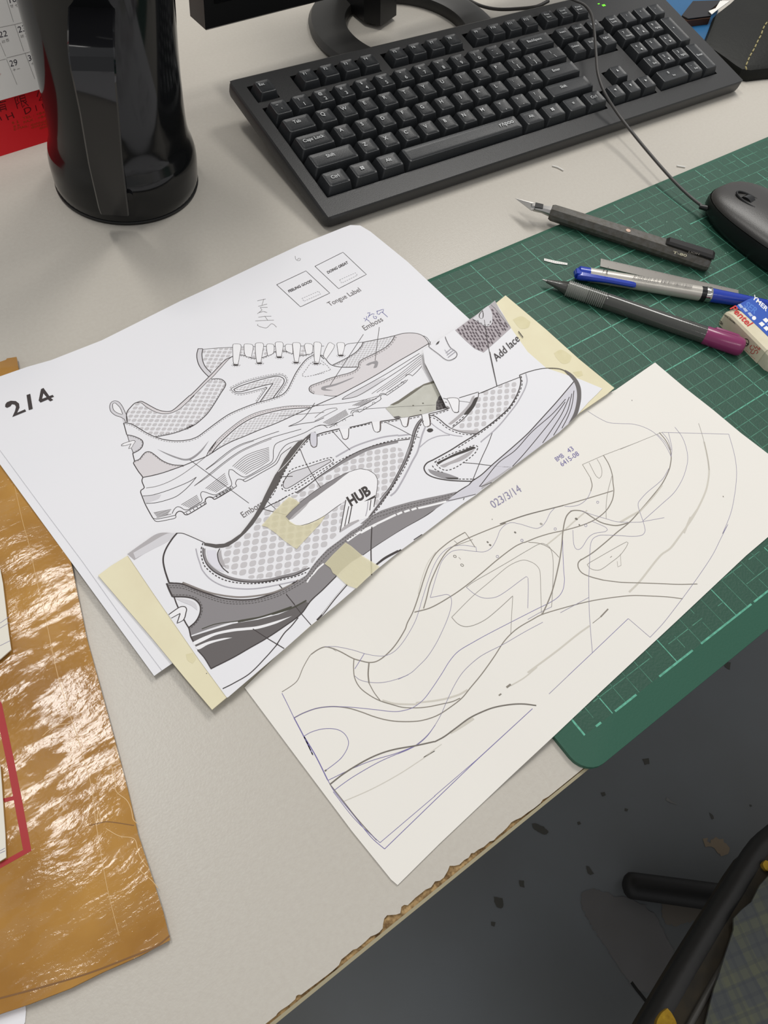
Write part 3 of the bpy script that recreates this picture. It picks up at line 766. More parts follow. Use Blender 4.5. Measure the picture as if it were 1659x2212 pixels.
tag(b.build('pattern_sheet'), 'ivory sheet with a pencil sneaker pattern lying half on the cutting mat', 'paper')

# ------------------------------------------------------------------ collage: card + cut-out print + masking tape
col = thing('shoe_collage', (-.2, -.01, .003), 'enlarged cut-out sneaker print mounted on a cream card', 'collage')
S = SURF['card']; b = MB()
m_cream = mat('cream_card', (229, 222, 190), .7, noise=(60, .25, (223, 214, 182)), bump=(60, .15))
sheet_mesh(b, px_poly("Z 212,1243 240,1222 276,1200 301,1181 345,1156 384,1156 G 300,190 420,240 560,305 700,328 800,320 890,280 980,225 D 460,1520 540,1420 620,1310 700,1170 750,1060 812,940 872,820 922,750 960,670 1015,550 1068,485 1148,415 1200,400 1250,355 1300,318 Z 697,931 733,926 I 25,755 200,728 360,716 470,695 620,665 770,640 890,605 975,565 925,545 895,490 775,240 665,30 Z 918,760 1017,694 1070,656 1092,638 1180,712 1250,775 1327,838 1310,852 1250,893 1226,915 1166,961 1100,1009 1040,1056 912,1152 866,1186 722,1307 620,1396 520,1481 458,1533 400,1465 330,1380", S), S, .0006, m_cream, .007)
d = Sheet(TS(S), mb=b)
m_st = mat('card_stain', (222, 214, 178), .75, noise=(120, .25, (212, 203, 162)))
for t in ("V 1230,1090 1290,1060 1340,1080 1390,1120 1370,1170 1310,1185 1250,1130", "V 1400,1260 1480,1250 1490,1290 1440,1300", "V 860,790 940,760 1020,810 1000,860 930,870", "M 340,850 420,830 460,900 420,960 360,920"): d.fill(t, m_st)
d.fill("M 582,1072 594,1072 594,1082 582,1082", m_pvk)
tag(b.build('card_backing', col), 'cream card backing')
S = SURF['print']; b = MB()
outline = """Z 490,1507 430,1425 330,1280 274,1197 300,1178 345,1151 385,1151 G 300,172 420,222 560,288 700,304 800,296 880,260 960,203 D 440,1508 520,1408 600,1298 680,1158 730,1048 790,928 850,808 900,738 940,660 1000,540 1050,470 1130,400 1185,384
 1235,340 1290,298 1330,288 Z 695,926 733,921 I 20,727 200,700 350,690 460,668 610,640 760,615 880,585 955,560 905,545 880,490 760,240 650,20 Z 914,756 1015,690 V 600,700 700,622 Z 1085,675 V 845,865 Z 1140,760 1180,795 V 1480,1330 1659,1405 Z 1302,838 J 1380,505 1280,600 1130,770 1030,870 700,1130 360,1385 0,1655 L 1480,495 1310,610 840,970 590,1150 340,1350 K 1150,835 900,1050 620,1275 300,1560 M 1515,785 845,1360"""
sheet_mesh(b, px_poly(outline, S), S, .0001, m_white, .006)
d = Sheet(TS(S), mb=b); d.H = S
m_bl = mat('print_dash_black', (54, 46, 46), .6); m_gl2 = mat('print_soft_grey_line', (176, 173, 180), .7); m_wh = mat('print_white_line', (238, 237, 238), .7)
m_brn = mat('print_brown_grey', (132, 124, 120), .6); m_olv = mat('print_olive_black', (62, 60, 48), .6); m_stp = mat('print_stitch_on_grey', (92, 88, 88), .6)
ST3 = dict(k=(INK, 1.7, None), t=(INK, .9, None), K=(INK, 2.6, None), s=(m_bl, 1.9, (4.2, 2.6)), S=(m_stp, 1.9, (3.6, 2.0)), y=(m_gl2, 3.4, None), w=(m_wh, 4.6, None), h=(m_wh, 1, None), B=(m_brn, 3.2, None), O=(m_olv, 5.5, None), R=(m_p5, 4.0, None),
           f=(m_p1, 0, None), F=(m_p7, 0, None), G=(m_p8, 0, None), H=(m_p3, 0, None), I=(m_p4, 0, None), J=(m_p5, 0, None), W=(m_pw, 0, None), D=(m_p6, 0, None), X=(m_pk, 0, None))
def fl(t, m, sm=True): d.fill(t, m, sm)
# dots of the upper mesh
d.dots("G 745,370 800,345 D 300,1655 400,1590 500,1500 650,1310 715,1215 800,1165 1000,1060 H 460,815 700,630 900,510 1200,345 1300,295 1500,250 I 200,1005 300,1015 370,1050 420,1120 415,1180 370,1270 300,1390 200,1550 H 1440,900 1300,1090 1190,1130 1010,1240 900,1340 800,1450 680,1580 K 600,585 400,640 200,700 0,722 G 1400,690 1200,722 1000,700 860,640 790,560 740,460",
       (935, 485), (108, -18), (-12, 88), m_dot, .38, .40, 'G')
d.dots("I 1292,390 1510,302 J 0,495 185,412 450,310 465,380 440,470 380,580 300,690 200,780 100,860 0,930 I 1300,838 1150,830 1000,790 1100,690 1200,590 1280,450", (220, 475), (83, -7), (-4, 72), m_dot, .34, .38, 'J')
fl("Z 275,1197 310,1172 343,1152 382,1152 365,1165 330,1185 290,1210", m_p3); fl("g 1180,960 1300,890 1480,790 1560,785 1500,850 1350,930 1200,1010", m_p1)  # shade of the paper fold, painted in two greys
# collar band
fl("G 556,288 700,308 800,300 880,262 960,205 D 440,1510 520,1410 600,1300 680,1160 730,1050 790,930 850,810 900,740 960,620 1040,500 1130,405 1185,386 1235,342 1290,300 1335,292 1340,318 1260,372 1170,462 1080,580 1000,700 940,812 895,910 820,1030 760,1130 720,1210 650,1312 590,1400 500,1500 400,1590 300,1657 G 865,330 780,350 700,355 558,322", mat('print_collar_dark', (84, 79, 78), .6), False)
d.draw("""
h D 1225,375 1150,470 1050,600 960,700 890,770
s D 1275,372 1160,490 1040,640 950,800 885,930 830,1040 770,1110
s D 770,1180 900,1115 1000,1060 1100,1010
k D 710,1215 800,1165 900,1120 1000,1060
t;w1.2 D 760,1120 D 790,1150 860,1215
J H 436,799 600,695 700,615 900,478 1050,378 1200,298 1350,243 1500,205 1659,175 I 470,928 475,938 I 332,955 H 1659,203 1500,240 1300,297 1200,345 1000,450 900,510 700,630 460,812
k H 436,799 600,695 700,615 900,478 1050,378 1200,298 1350,243 1500,205 1659,175 I 470,928
s H 430,762 560,680 700,590 800,520 930,430 1100,345 1350,240 1500,195 1659,160 I 332,930 480,915
y H 915,370 1000,320 1150,240 1350,170 1500,130 1659,110 I 332,892 470,876
f H 400,550 600,485 840,400 860,425 700,520 340,745 300,740 285,700 330,600
s;c H 340,590 360,545 410,510 600,450 850,378 885,400 878,440 840,470 700,550 500,680 340,775 280,760 268,710 300,650
k;c;w1.4 H 400,550 500,517 600,485 840,400 860,425 700,520 500,650 340,745 300,740 285,700 330,600
t;w1.4 H 485,270 560,450 650,610 745,755
t;w1.8 H 240,608 400,603
t;w1.3 H 870,60 960,160 1085,290
t;w1.5 H 30,990 160,1025 320,1062
K H 690,105 770,80 870,55 960,35
s H 695,122 960,55
k;w2.2 H 1080,18 1250,-20 I 20,727
s H 1080,30 I 15,745
K I 120,722 350,690
s I 120,740 345,708
k;w2.2 I 460,670 610,640
s I 470,690 600,660
k;w2 I 700,632 880,588 945,562
s I 700,655 880,605 950,578
y H 1000,900 1010,905
""", ST3)
for t in ("H 610,95 605,160 620,230 650,255 685,240 690,100 650,75", "H 960,45 990,120 1000,150 1030,160 1060,145 1070,30", "I 15,728 45,830 80,850 115,830 120,722", "I 355,685 385,770 410,785 440,775 460,675", "I 612,640 640,770 675,785 715,760 700,630"):
    d.fill(t, m_p7 if '610,95' in t else m_pw)
    P = t.split(); d.stroke(' '.join(P[:-1] if '610,95' in t else P), 1.6, INK)
    d.stroke(P[0] + ' ' + ' '.join(P[3:6]), 3.0, mat('print_lace_tip', (92, 82, 80), .6))
# lens window with HUB letters
fl("H 310,1090 360,1035 420,968 520,888 600,832 700,755 800,690 900,635 1000,582 1100,542 1200,515 1300,530 1380,580 1410,640 1412,700 1395,830 1380,960 1300,1100 1190,1130 1010,1240 970,1270 1035,885 980,930 900,985 770,1080 620,1155 500,1190 420,1185 360,1150", m_pw, False)
fl("H 310,1090 360,1035 420,968 520,888 600,832 700,755 800,690 900,635 1000,582 1080,550 1000,610 900,690 800,760 700,835 600,905 500,985 420,1055 350,1130", m_p5, False)  # grey crescents paint the shading at the lifted window's left side
fl("H 350,1130 420,1055 500,985 600,905 560,960 480,1040 400,1110", m_p3, False)
d.draw("""
k;w1.1 H 310,1090 420,968 520,888 700,755 800,690 1000,582 1100,542 1200,515 1300,530 1380,580 1410,640 1412,700 1395,830 1370,970
k;w1.1 H 310,1090 360,1150 420,1185 500,1190 620,1155 770,1080 900,985 980,930
k H 1035,885 1000,1080 965,1270
k H 1070,960 1040,1100 1012,1240
t;w2 H 1105,965 1085,1070 1065,1170
k H 1335,885 1320,1010
k;w1.3 H 1385,850 1368,970
y;w2 H 1300,900 1290,1000 1270,1080
X H 1250,905 1340,852 1388,825 1385,852 1330,882
H H 1060,1170 1185,1118 1195,1135 1010,1245 965,1275 980,1235
""", ST3)
d.text('HUB', (1095, 962), (1342, 808), (-58, -98), m_pk, .045, crop='H')
# strap between window and vamp
d.draw("""
J I 610,690 560,745 520,830 500,900 480,980 450,1080 400,1200 330,1340 240,1500 H 1457,876 1420,930 1300,1090 1320,1095 1440,950 1480,905 I 260,1510 350,1350 430,1200 485,1080 512,980 530,905 555,830 590,760 625,705
K;w2 I 625,690 585,745 550,820 525,900 505,980 475,1080 425,1200 350,1340 260,1500 H 1470,885 1430,940 1310,1095
k;w1.3 I 610,685 560,740 515,830 495,905 475,980 440,1080 395,1200 325,1340 235,1500 H 1440,880
s I 635,715 590,780 560,860 540,920 515,1000 480,1100 430,1230 370,1340 290,1470 200,1610 H 1540,810 1440,960 1355,1065
y I 655,790 620,880 590,990 560,1090 500,1200 440,1320 370,1450 300,1560 240,1610
X I 673,828 690,808 713,803 740,808 753,826 740,843 713,853 688,847
y;w2 I 720,735 760,770 800,800 850,832 900,860 1000,888 1100,900
y;w2 I 590,1030 640,985 700,940 800,900 880,888 950,885
t;w1.3 I 180,730 350,812 500,890 590,915
H I 860,735 950,790 1050,822 1200,828 1300,830 1275,862 1100,852 980,815 900,770
K;w2.2 I 700,650 760,655 830,700 900,760 980,810 1100,850 1240,868 1280,862
s I 700,668 780,692 880,775 970,830 1100,872 1250,882
k;w1.6 I 1295,390 1510,300 J 0,492 185,410 455,305
k;w1.6 I 1060,440 1290,370 1290,420 1240,540 1180,620 1080,720 980,795
H I 1215,430 1245,410 1235,470 1170,570 1100,650 960,760 930,750 1080,620 1170,520
X I 1250,440 1285,430 1265,500 1240,550 1190,605 1150,640 1115,640 1150,590 1200,530
s I 985,775 1050,720 1130,650
t I 920,455 1050,475 1190,495
t;w1.3 I 870,445 915,455
t;w1.3 I 890,490 915,495
J I 905,530 945,550 940,570 915,555
W I 915,450 940,490 990,600 1020,615 1050,605 1060,470 1020,440 950,440
k;w1.4;c I 915,450 940,490 970,560 990,600 1020,615 1050,605 1058,540 1060,470 1050,452 1020,440 950,440
K;w3 I 1000,610 1040,612 1055,600
k;w2 J 455,278 560,240 700,205 830,195 940,205 1000,228
D J 985,222 1000,218 1080,265 1150,345 1185,430 1192,520 1185,600 1150,740 1130,770 1035,862 1100,740 1135,600 1140,480 1110,370 1050,290
K J 455,280 470,350 450,450 400,560 320,680 200,790 100,870 0,940 I 1240,890 1100,975 950,1070 750,1180 680,1215 645,1260 645,1300 680,1350 760,1390 900,1420 1050,1432 1215,1437
s J 475,290 485,380 460,470 410,570 330,690 210,800 110,880 0,962 I 1250,905 1150,970 1040,1040
y;w2.6 J 530,260 545,340 530,410 500,480 420,620 320,750 230,860 130,960 0,1070 I 1320,970
k;w1.4 J 130,965 80,1100 0,1275 I 1215,1437 1110,1659
s;c I 770,1205 900,1140 1000,1095 1100,1060 1250,1005 1290,1030 1250,1100 1130,1200 1000,1280 900,1305 820,1270
H I 830,1250 1000,1180 1150,1100 1250,1050 1180,1130 1080,1190 950,1235 880,1270
X I 790,1212 900,1160 1000,1110 1100,1070 1230,1020 1262,1040 1150,1085 1050,1120 950,1160 870,1200 810,1238
s I 740,1250 770,1290 820,1318 880,1333
I I 690,1290 800,1318 900,1338 1050,1392 1050,1412 900,1408 780,1372 710,1330
X I 890,1392 1050,1395 1050,1414 930,1410
s I 1055,1410 1250,1410
t;w1.4 I 1120,1215 1250,1225 1450,1250 1659,1265 J 250,1375 360,1370
t;w1.6 J 100,0 140,190 185,410
""", ST3)
# midsole at the toe
fl("J 1105,358 1000,483 880,623 680,842 550,982 350,1162 130,1352 0,1472 I 1215,1440 L 1290,445 1100,592 1160,570 1400,515 1480,490 J 0,1640 360,1380 700,1128 930,960 1035,862 1100,740 1135,600 1140,480", m_p7, False)
fl("J 0,1600 200,1480 340,1380 360,1380 180,1515 0,1645", m_p3, False)
d.draw("""
K;w2.2 J 1105,355 1000,480 880,620 780,730 680,840 550,980 350,1160 130,1350 0,1470 I 1215,1437 L 1400,370 1290,440 1160,530 1050,610 950,695 850,760 600,900 300,1090 130,1210
k J 1005,565 850,740 600,960 400,1180 200,1330 0,1580 I 1300,1500 1330,1495 1450,1450
k J 1000,600 900,740 700,990 500,1230 370,1370
k J 1050,540 960,740 860,900 730,1090
k J 1080,500 1030,700 950,850 860,1000
k J 1105,465 1080,640 1030,780 960,915
k;w1.4 L 1150,565 1300,530 1480,485
""", ST3)
# heel counter, lower overlays
fl("G 110,775 200,765 300,785 400,825 550,885 700,940 850,972 1000,978 1150,968 1300,935 1450,880 1600,800 K 480,730 560,680 620,590 690,500 810,370 960,260 1100,150 1250,60 L 100,840 200,760 350,680 500,630 700,575 900,530 1100,490 1250,455 1150,560 1000,660 850,760 600,900 300,1090 130,1210 K 1100,520 1000,605 920,690 750,860 600,1010 G 1659,1040 1500,1105 1300,1160 1000,1210 800,1260 600,1325 400,1395 370,1310 460,1230 510,1130 510,1040 450,970 350,940 180,935", m_p5, False)
fl("M 395,640 550,592 700,545 900,485 1200,435 1450,372 1659,285 K 540,990 600,1015 540,1100 500,1140 300,1290 M 1300,660 900,890 640,1030 560,890 480,800 430,700", m_p6, False)
d.draw("""
O;w5 G 960,1230 1200,1180 1400,1120 1600,1050 K 150,1140 300,1095 400,1060 480,1020 560,975
O;w2 G 530,1320 700,1260 960,1225
K;w3 G 135,770 300,785 450,845 600,900 750,945 900,968 1050,973 1200,955 1400,890 1550,820 K 450,745
B G 300,765 400,805 500,845 600,880 700,905 850,930 1000,940 1200,922 1400,880 1600,790 K 470,735
S G 135,800 300,810 400,845 550,905 700,960 850,992 1000,998 1150,985 1300,950 1450,900 1600,820 K 500,740 590,660 650,570 750,450 900,320 1050,215 1200,120 H 1350,1080 L 350,705 600,630 800,585 1000,540 1200,485
S G 150,825 300,835 400,870 550,930 700,985 850,1018 1000,1022 1150,1010 1300,975 1450,925 1600,845 K 520,765 610,690 680,590 780,470 930,340 1080,235 1230,140 H 1360,1110 L 380,735 620,655 820,610 1020,565 1180,515
w;w3 K 570,765 610,700 650,660 700,600 770,540
w;w4.5 K 1050,270 1200,165 1300,115 1400,70 L 100,950 240,868 400,790 525,730
w;w4.5;l L 540,727 600,700
w;w4.5;l L 625,697 690,675
w;w4.5;l L 713,673 772,652
w;w4.5 L 792,652 900,628 1130,572
W M 425,702 550,642 700,588 900,545 1050,530 1200,512 1400,458 1610,392 1500,445 1400,488 1200,545 1050,562 900,578 700,620 550,690 440,742
W M 450,762 600,700 700,675 800,655 895,650 800,675 700,700 600,735 490,792
k;w2 M 640,1020 900,890 1100,775 1300,660 K 300,1290 500,1140 620,980 750,860 920,690
K;w3.2 K 1659,385 1500,470 1400,550
K;w3.2 K 1050,785 900,960 760,1140 690,1215
h K 1040,790 890,965 750,1150
K;w3.2 L 590,1148 400,1250 290,1330
k;w1.8 L 840,965 740,1030
k;w2.2 K 1345,100 1335,380 1342,680
k;w1.4 K 320,900 480,1110 620,1275
k;w1.8 K 465,1185 380,1290 300,1370 200,1520 M 1440,720
k;w1.6 M 1440,720 1300,880 1100,1080 900,1200 780,1260
k;w1.6 M 1140,545 1300,650 1515,780
k G 1455,795 1490,835
k G 1540,910 1640,1030
K G 180,935 350,940 450,970 510,1040 510,1130 460,1230 370,1310
S G 180,915 350,918 470,955 530,1040 530,1130 480,1230 390,1320
K;w3 G 110,775 140,850 180,935
k;w2.2 G 200,940 225,1010 255,1080
k;w2.2 G 315,1205 345,1260 375,1310 390,1370 M 400,640 430,700
k M 640,1020 560,890 480,800
W G 135,1150 250,1070 300,1052 345,1070 345,1100 315,1205 235,1250 275,1130 165,1190
k G 135,1150 250,1070 300,1052 335,1060 348,1085 345,1110 315,1205 235,1252 275,1130 165,1190
f G 215,955 330,965 450,1010 480,1100 400,1040 300,1000
K;w2.8 G 235,175 180,240 110,350 75,440 70,520 90,620 115,700 138,765
t;w1.3 G 235,175 300,178 420,225 565,290
R G 560,360 565,440 600,530 680,610 800,680 950,727 1150,745 1350,727 1500,690 1659,650 K 560,600
k;w2 G 545,350 548,440 590,545 670,630 800,700 950,745 1150,762 1350,745 1500,710 1659,672 K 600,590
s G 545,292 525,360 525,440 560,560 620,625 700,685 800,735 950,768 1150,778 1350,758 1500,728 1659,690 K 560,645
y;w2 G 460,360 480,450 510,540 540,620 640,730 800,810 1000,840 1200,835 1500,780 1659,745
k;w1.8 G 745,360 720,420 730,500 780,590 850,650
G G 590,380 700,380 715,450 730,530 800,640 700,600 620,520
H G 760,370 770,450 800,540 820,580 775,570 735,500 730,420
""", ST3)
# photo patch of the lace and its caption
m_lp = mat('print_lace_texture', (176, 168, 172), .75)
m_lpd = mat('print_lace_shadow', (96, 86, 92), .75)
fl("V 345,885 480,785 600,702 660,660 700,690 745,750 845,865 720,980 600,1085 520,1050 440,980", m_lp, False)
random.seed(3)
PV = d.parse("V 345,885 480,785 600,702 660,660 700,690 745,750 845,865 720,980 600,1085 520,1050 440,980")
for i in range(18):
    for j in range(16):
        x = 345 + i * 30 + (j % 2) * 15 + random.uniform(-5, 5); y = 650 + j * 29 + random.uniform(-5, 5)
        pts = [(900 + (x + 11 * math.cos(a) + 4 * math.sin(a)) * .2411, 500 + (y + 12 * math.sin(a) + 5 * math.cos(a)) * .2411) for a in [k * 1.047 for k in range(6)]]
        if all(inside(p, PV) for p in pts): d.mb.add([d.T(p[0], p[1], .0003) for p in pts], [tuple(range(6))], m_lpd)
d.lay += 580
fl("V 500,785 590,705 640,668 675,740 672,830 645,852 610,850 560,820", m_p1); d.stroke("V 590,710 565,740 560,770 575,785 592,775 595,740 590,715", 2.2, m_pk)
fl("V 660,655 700,622 740,700 780,760 845,865 800,820 745,750 700,690", m_p3, False)
d.draw("""
s V 540,800 610,842 650,835 665,790
t;w1.3 V 605,795 640,1020 680,1220 720,1390
k;w1.3 V 255,945 265,975 300,1040 350,1080 362,1105 345,1135 290,1158 250,1145 200,1105 120,1045 108,1030 125,990
y;w1 V 250,1060 280,1100
y;w1.5 V 270,1110 335,1060
y;w1.5 V 280,1130 345,1080
y;w1.5 V 260,1090 310,1050
X V 170,1018 185,995 205,982 195,1005
""", ST3)
d.text('Add lace l', (716, 1170), (955, 950), (-42, -55), INK, crop='V')
tag(b.build('cut_out_print', col), 'white sneaker print cut along its topline')
def tape(mpx, S2, m, extra=None):
    b = MB(); S_ = lambda x, y: S2(x, y) + .00052
    sheet_mesh(b, px_poly(mpx, S_), S_, .0001, m, .006)
    return b
m_tape = mat('masking_tape', (238, 231, 196), .7, alpha=.44, bump=(300, .3))
tag(tape("D 1020,1065 1080,1090 1150,1140 1060,1220 980,1305 1030,1360 1100,1405 1180,1410 1260,1390 1360,1345 1455,1290 1400,1380 1250,1540 1110,1690 1030,1640 950,1580 860,1500 760,1430 690,1410 780,1310 850,1230 930,1150", SURF['print'], m_tape).build('masking_tape', col), 'translucent yellow masking tape over the mesh dots')
tag(tape("K 1030,285 1100,330 1240,450 1440,575 1300,700 1160,835 1060,800 1020,770 930,685 880,650 850,590 780,540 880,430", SURF['print'], m_tape).build('masking_tape', col), 'yellow masking tape across the lower edge')

# ------------------------------------------------------------------ envelope and what lies on it
def env_z(x, y): return .0030 + .0006 * math.sin(x * 31 + 1) * math.sin(y * 17) + .0003 * math.sin(x * 80 + y * 60)
SE = env_z
m_kraft = bpy.data.materials.new('taped_kraft_paper'); m_kraft.use_nodes = True
nt = m_kraft.node_tree; P_ = nt.nodes['Principled BSDF']; P_.inputs['Roughness'].default_value = .55;  P_.inputs['Coat IOR'].default_value = 1.45
tc = nt.nodes.new('ShaderNodeTexCoord'); mp = nt.nodes.new('ShaderNodeMapping'); mp.inputs['Rotation'].default_value = (0, 0, R(20)); mp.inputs['Scale'].default_value = (1, 2.2, 1)
nt.links.new(tc.outputs['Object'], mp.inputs['Vector'])
n1 = nt.nodes.new('ShaderNodeTexNoise'); n1.inputs['Scale'].default_value = 18; n1.inputs['Detail'].default_value = 5
r1 = nt.nodes.new('ShaderNodeValToRGB'); r1.color_ramp.elements[0].position = .35; r1.color_ramp.elements[1].position = .7
r1.color_ramp.elements[0].color = rgb((152, 108, 50)); r1.color_ramp.elements[1].color = rgb((184, 138, 70))
nt.links.new(tc.outputs['Object'], n1.inputs['Vector']); nt.links.new(n1.outputs['Fac'], r1.inputs['Fac']); nt.links.new(r1.outputs['Color'], P_.inputs['Base Color'])
n2 = nt.nodes.new('ShaderNodeTexNoise'); n2.inputs['Scale'].default_value = 260; n2.inputs['Detail'].default_value = 4
n3 = nt.nodes.new('ShaderNodeTexNoise'); n3.inputs['Scale'].default_value = 26; n3.inputs['Detail'].default_value = 3
nt.links.new(mp.outputs['Vector'], n2.inputs['Vector']); nt.links.new(mp.outputs['Vector'], n3.inputs['Vector'])
b1 = nt.nodes.new('ShaderNodeBump'); b1.inputs['Strength'].default_value = .5; b1.inputs['Distance'].default_value = .00030
b2 = nt.nodes.new('ShaderNodeBump'); b2.inputs['Strength'].default_value = .85; b2.inputs['Distance'].default_value = .0006
nt.links.new(n3.outputs['Fac'], b2.inputs['Height']); nt.links.new(n2.outputs['Fac'], b1.inputs['Height']); nt.links.new(b2.outputs['Normal'], b1.inputs['Normal']); nt.links.new(b1.outputs['Normal'], P_.inputs['Coat Normal'])
mp2 = nt.nodes.new('ShaderNodeMapping'); mp2.inputs['Rotation'].default_value = (0, 0, R(-38)); mp2.inputs['Scale'].default_value = (1, 3.2, 1); nt.links.new(tc.outputs['Object'], mp2.inputs['Vector'])
n4 = nt.nodes.new('ShaderNodeTexNoise'); n4.inputs['Scale'].default_value = 30; n4.inputs['Detail'].default_value = 7; n4.inputs['Roughness'].default_value = .68
r4 = nt.nodes.new('ShaderNodeValToRGB'); r4.color_ramp.elements[0].position = .47; r4.color_ramp.elements[1].position = .54; r4.color_ramp.elements[0].color = (.05, .05, .05, 1); r4.color_ramp.elements[1].color = (1, 1, 1, 1)
nt.links.new(mp2.outputs['Vector'], n4.inputs['Vector']); nt.links.new(n4.outputs['Fac'], r4.inputs['Fac']); nt.links.new(r4.outputs['Color'], P_.inputs['Coat Weight'])
P_.inputs['Coat Roughness'].default_value = .08; P_.inputs['Specular IOR Level'].default_value = .12
b = MB()
sheet_mesh(b, px_poly("Z 0,779 12,775 14,772 35,769 40,800 70,905 155,1222 168,1290 187,1380 215,1480 245,1590 270,1685 297,1800 330,1900 352,1970 367,2030 300,2065 220,2100 150,2135 60,2170 0,2190 -120,2235 -400,1500 -200,800", lambda x, y: .004), env_z, .0022, m_kraft, .006)
d = Sheet(TS(env_z), mb=b); m_red = mat('red_print', (164, 28, 32), .5); m_kd = mat('kraft_crease', (122, 84, 42), .5); m_kl = mat('kraft_crease_light', (206, 168, 112), .35)
d.fill("Z -8,1500 4,1520 30,1640 48,1730 68,1838 0,1876 0,1864 50,1836 32,1740 16,1655 -8,1540", m_red, False)
d.fill("h 20,700 100,680 130,700 30,725", m_red, False)
for t, m, w in (("g 130,370 200,680 260,900 330,1230 400,1520 470,1860 530,2110 h 600,560 650,900 720,1300 800,1620", m_kl, .8), ("h 285,280 330,240 400,205 470,195", m_kl, 1), ("h 600,880 650,868 720,855 900,880", m_kd, 1.2), ("h 660,780 650,850 680,850 660,780", m_kl, 1),
                ("h 770,340 800,460 745,470 770,570 780,650 850,710 880,770 895,840 920,865", m_kl, 1), ("h 710,900 800,950 900,970 925,1040 940,1090 990,1160", m_kl, 1), ("h 925,1165 960,1200 1020,1250 1060,1300", m_kl, 1),
                ("h 430,1265 480,1215 540,1150 590,1110", m_kl, .8), ("g 460,910 515,895", m_kl, .8), ("g 200,560 260,545", m_kl, .7), ("h 0,2040 300,1960 600,1870 860,1770 1050,1690 1140,1620", m_kd, 2.2)):
    d.stroke(t, w, m)
tag(b.build('envelope'), 'brown kraft envelope covered in shiny clear tape', 'envelope')
m_cardw = mat('pattern_card_white', (226, 221, 208), .7)
SQ = lambda x, y: .0055
def cardpiece(t, lines, label):
    b = MB(); sheet_mesh(b, px_poly(t, SQ), SQ, .0008, m_cardw, .01); d = Sheet(TS(SQ), mb=b)
    for l in lines: d.stroke(l, .8, m_pl)
    return tag(b.build('pattern_piece'), label, 'card')
cardpiece("Z 0,1228 6,1260 12,1310 19,1370 24,1403 0,1424 -60,1450 -60,1200", ("Z 0,1346 19,1333", "Z 0,1357 20,1345", "Z 0,1395 22,1384"), 'off-white card piece with ruled lines on the envelope, upper of the two at the left')
cardpiece("Z 0,1650 4,1700 8,1760 11,1800 13,1852 0,1860 -60,1880 -60,1640", ("Z 0,1838 11,1832", "Z 0,1843 11,1838"), 'off-white card piece on the envelope beside the red outline, lower of the two')
b = MB(); SQ2 = lambda x, y: .0006
sheet_mesh(b, px_poly("Z -40,2170 20,2150 53,2148 56,2185 54,2208 45,2225 -60,2300", SQ2), SQ2, .0003, m_white, .01)
tag(b.build('paper_scrap'), 'white paper corner sticking out below the brown envelope', 'paper')

# ------------------------------------------------------------------ keyboard
KO = Vector((-.10903509, .20451668, .02247244)); KU = .01905
EX = Vector((.99954345, -.03021421, 0)); EYK = Vector((.02982686, .98672912, .15961201)); EZ = EX.cross(EYK).normalized()
def kp(u, v, w=0): return KO + EX * (u * KU) + EYK * (v * KU) + EZ * w
m_kb = mat('keyboard_black_plastic', (47, 47, 47), .42, bump=(1500, .12)); m_key = mat('keycap_black_plastic', (40, 42, 44), .38, bump=(1800, .1)); m_leg = mat('keycap_legend', (198, 200, 200), .5)
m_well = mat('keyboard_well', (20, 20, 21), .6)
kb = thing('keyboard', tuple(kp(11.5, 2.4, -.02)), 'black full size keyboard with white legends in front of the monitor', 'keyboard')
b = MB()
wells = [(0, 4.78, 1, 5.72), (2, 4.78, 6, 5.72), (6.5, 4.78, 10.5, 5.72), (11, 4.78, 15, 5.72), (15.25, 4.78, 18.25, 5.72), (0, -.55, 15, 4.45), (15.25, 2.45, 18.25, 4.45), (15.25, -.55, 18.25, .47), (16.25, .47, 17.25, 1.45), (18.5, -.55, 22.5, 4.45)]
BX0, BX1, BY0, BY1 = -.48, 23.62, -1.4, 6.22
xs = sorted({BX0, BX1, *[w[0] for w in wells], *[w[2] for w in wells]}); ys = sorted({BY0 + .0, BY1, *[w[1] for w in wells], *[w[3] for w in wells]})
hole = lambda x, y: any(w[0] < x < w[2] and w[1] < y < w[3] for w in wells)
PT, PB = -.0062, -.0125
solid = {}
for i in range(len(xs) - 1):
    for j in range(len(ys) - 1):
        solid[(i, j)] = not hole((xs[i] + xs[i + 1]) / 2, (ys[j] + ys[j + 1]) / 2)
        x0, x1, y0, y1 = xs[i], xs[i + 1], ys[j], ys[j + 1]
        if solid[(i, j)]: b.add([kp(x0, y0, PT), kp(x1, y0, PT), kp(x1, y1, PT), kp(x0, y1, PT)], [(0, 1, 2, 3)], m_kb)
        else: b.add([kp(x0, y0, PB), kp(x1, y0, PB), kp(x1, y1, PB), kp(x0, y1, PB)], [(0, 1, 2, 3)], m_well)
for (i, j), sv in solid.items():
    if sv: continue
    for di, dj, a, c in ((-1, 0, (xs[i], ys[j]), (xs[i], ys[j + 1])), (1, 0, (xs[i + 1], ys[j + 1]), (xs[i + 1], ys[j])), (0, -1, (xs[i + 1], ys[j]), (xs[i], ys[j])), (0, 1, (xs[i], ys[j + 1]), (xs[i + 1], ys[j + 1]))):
        if solid.get((i + di, j + dj), True): b.add([kp(*a, PT), kp(*c, PT), kp(*c, PB), kp(*a, PB)], [(3, 2, 1, 0)], m_well)
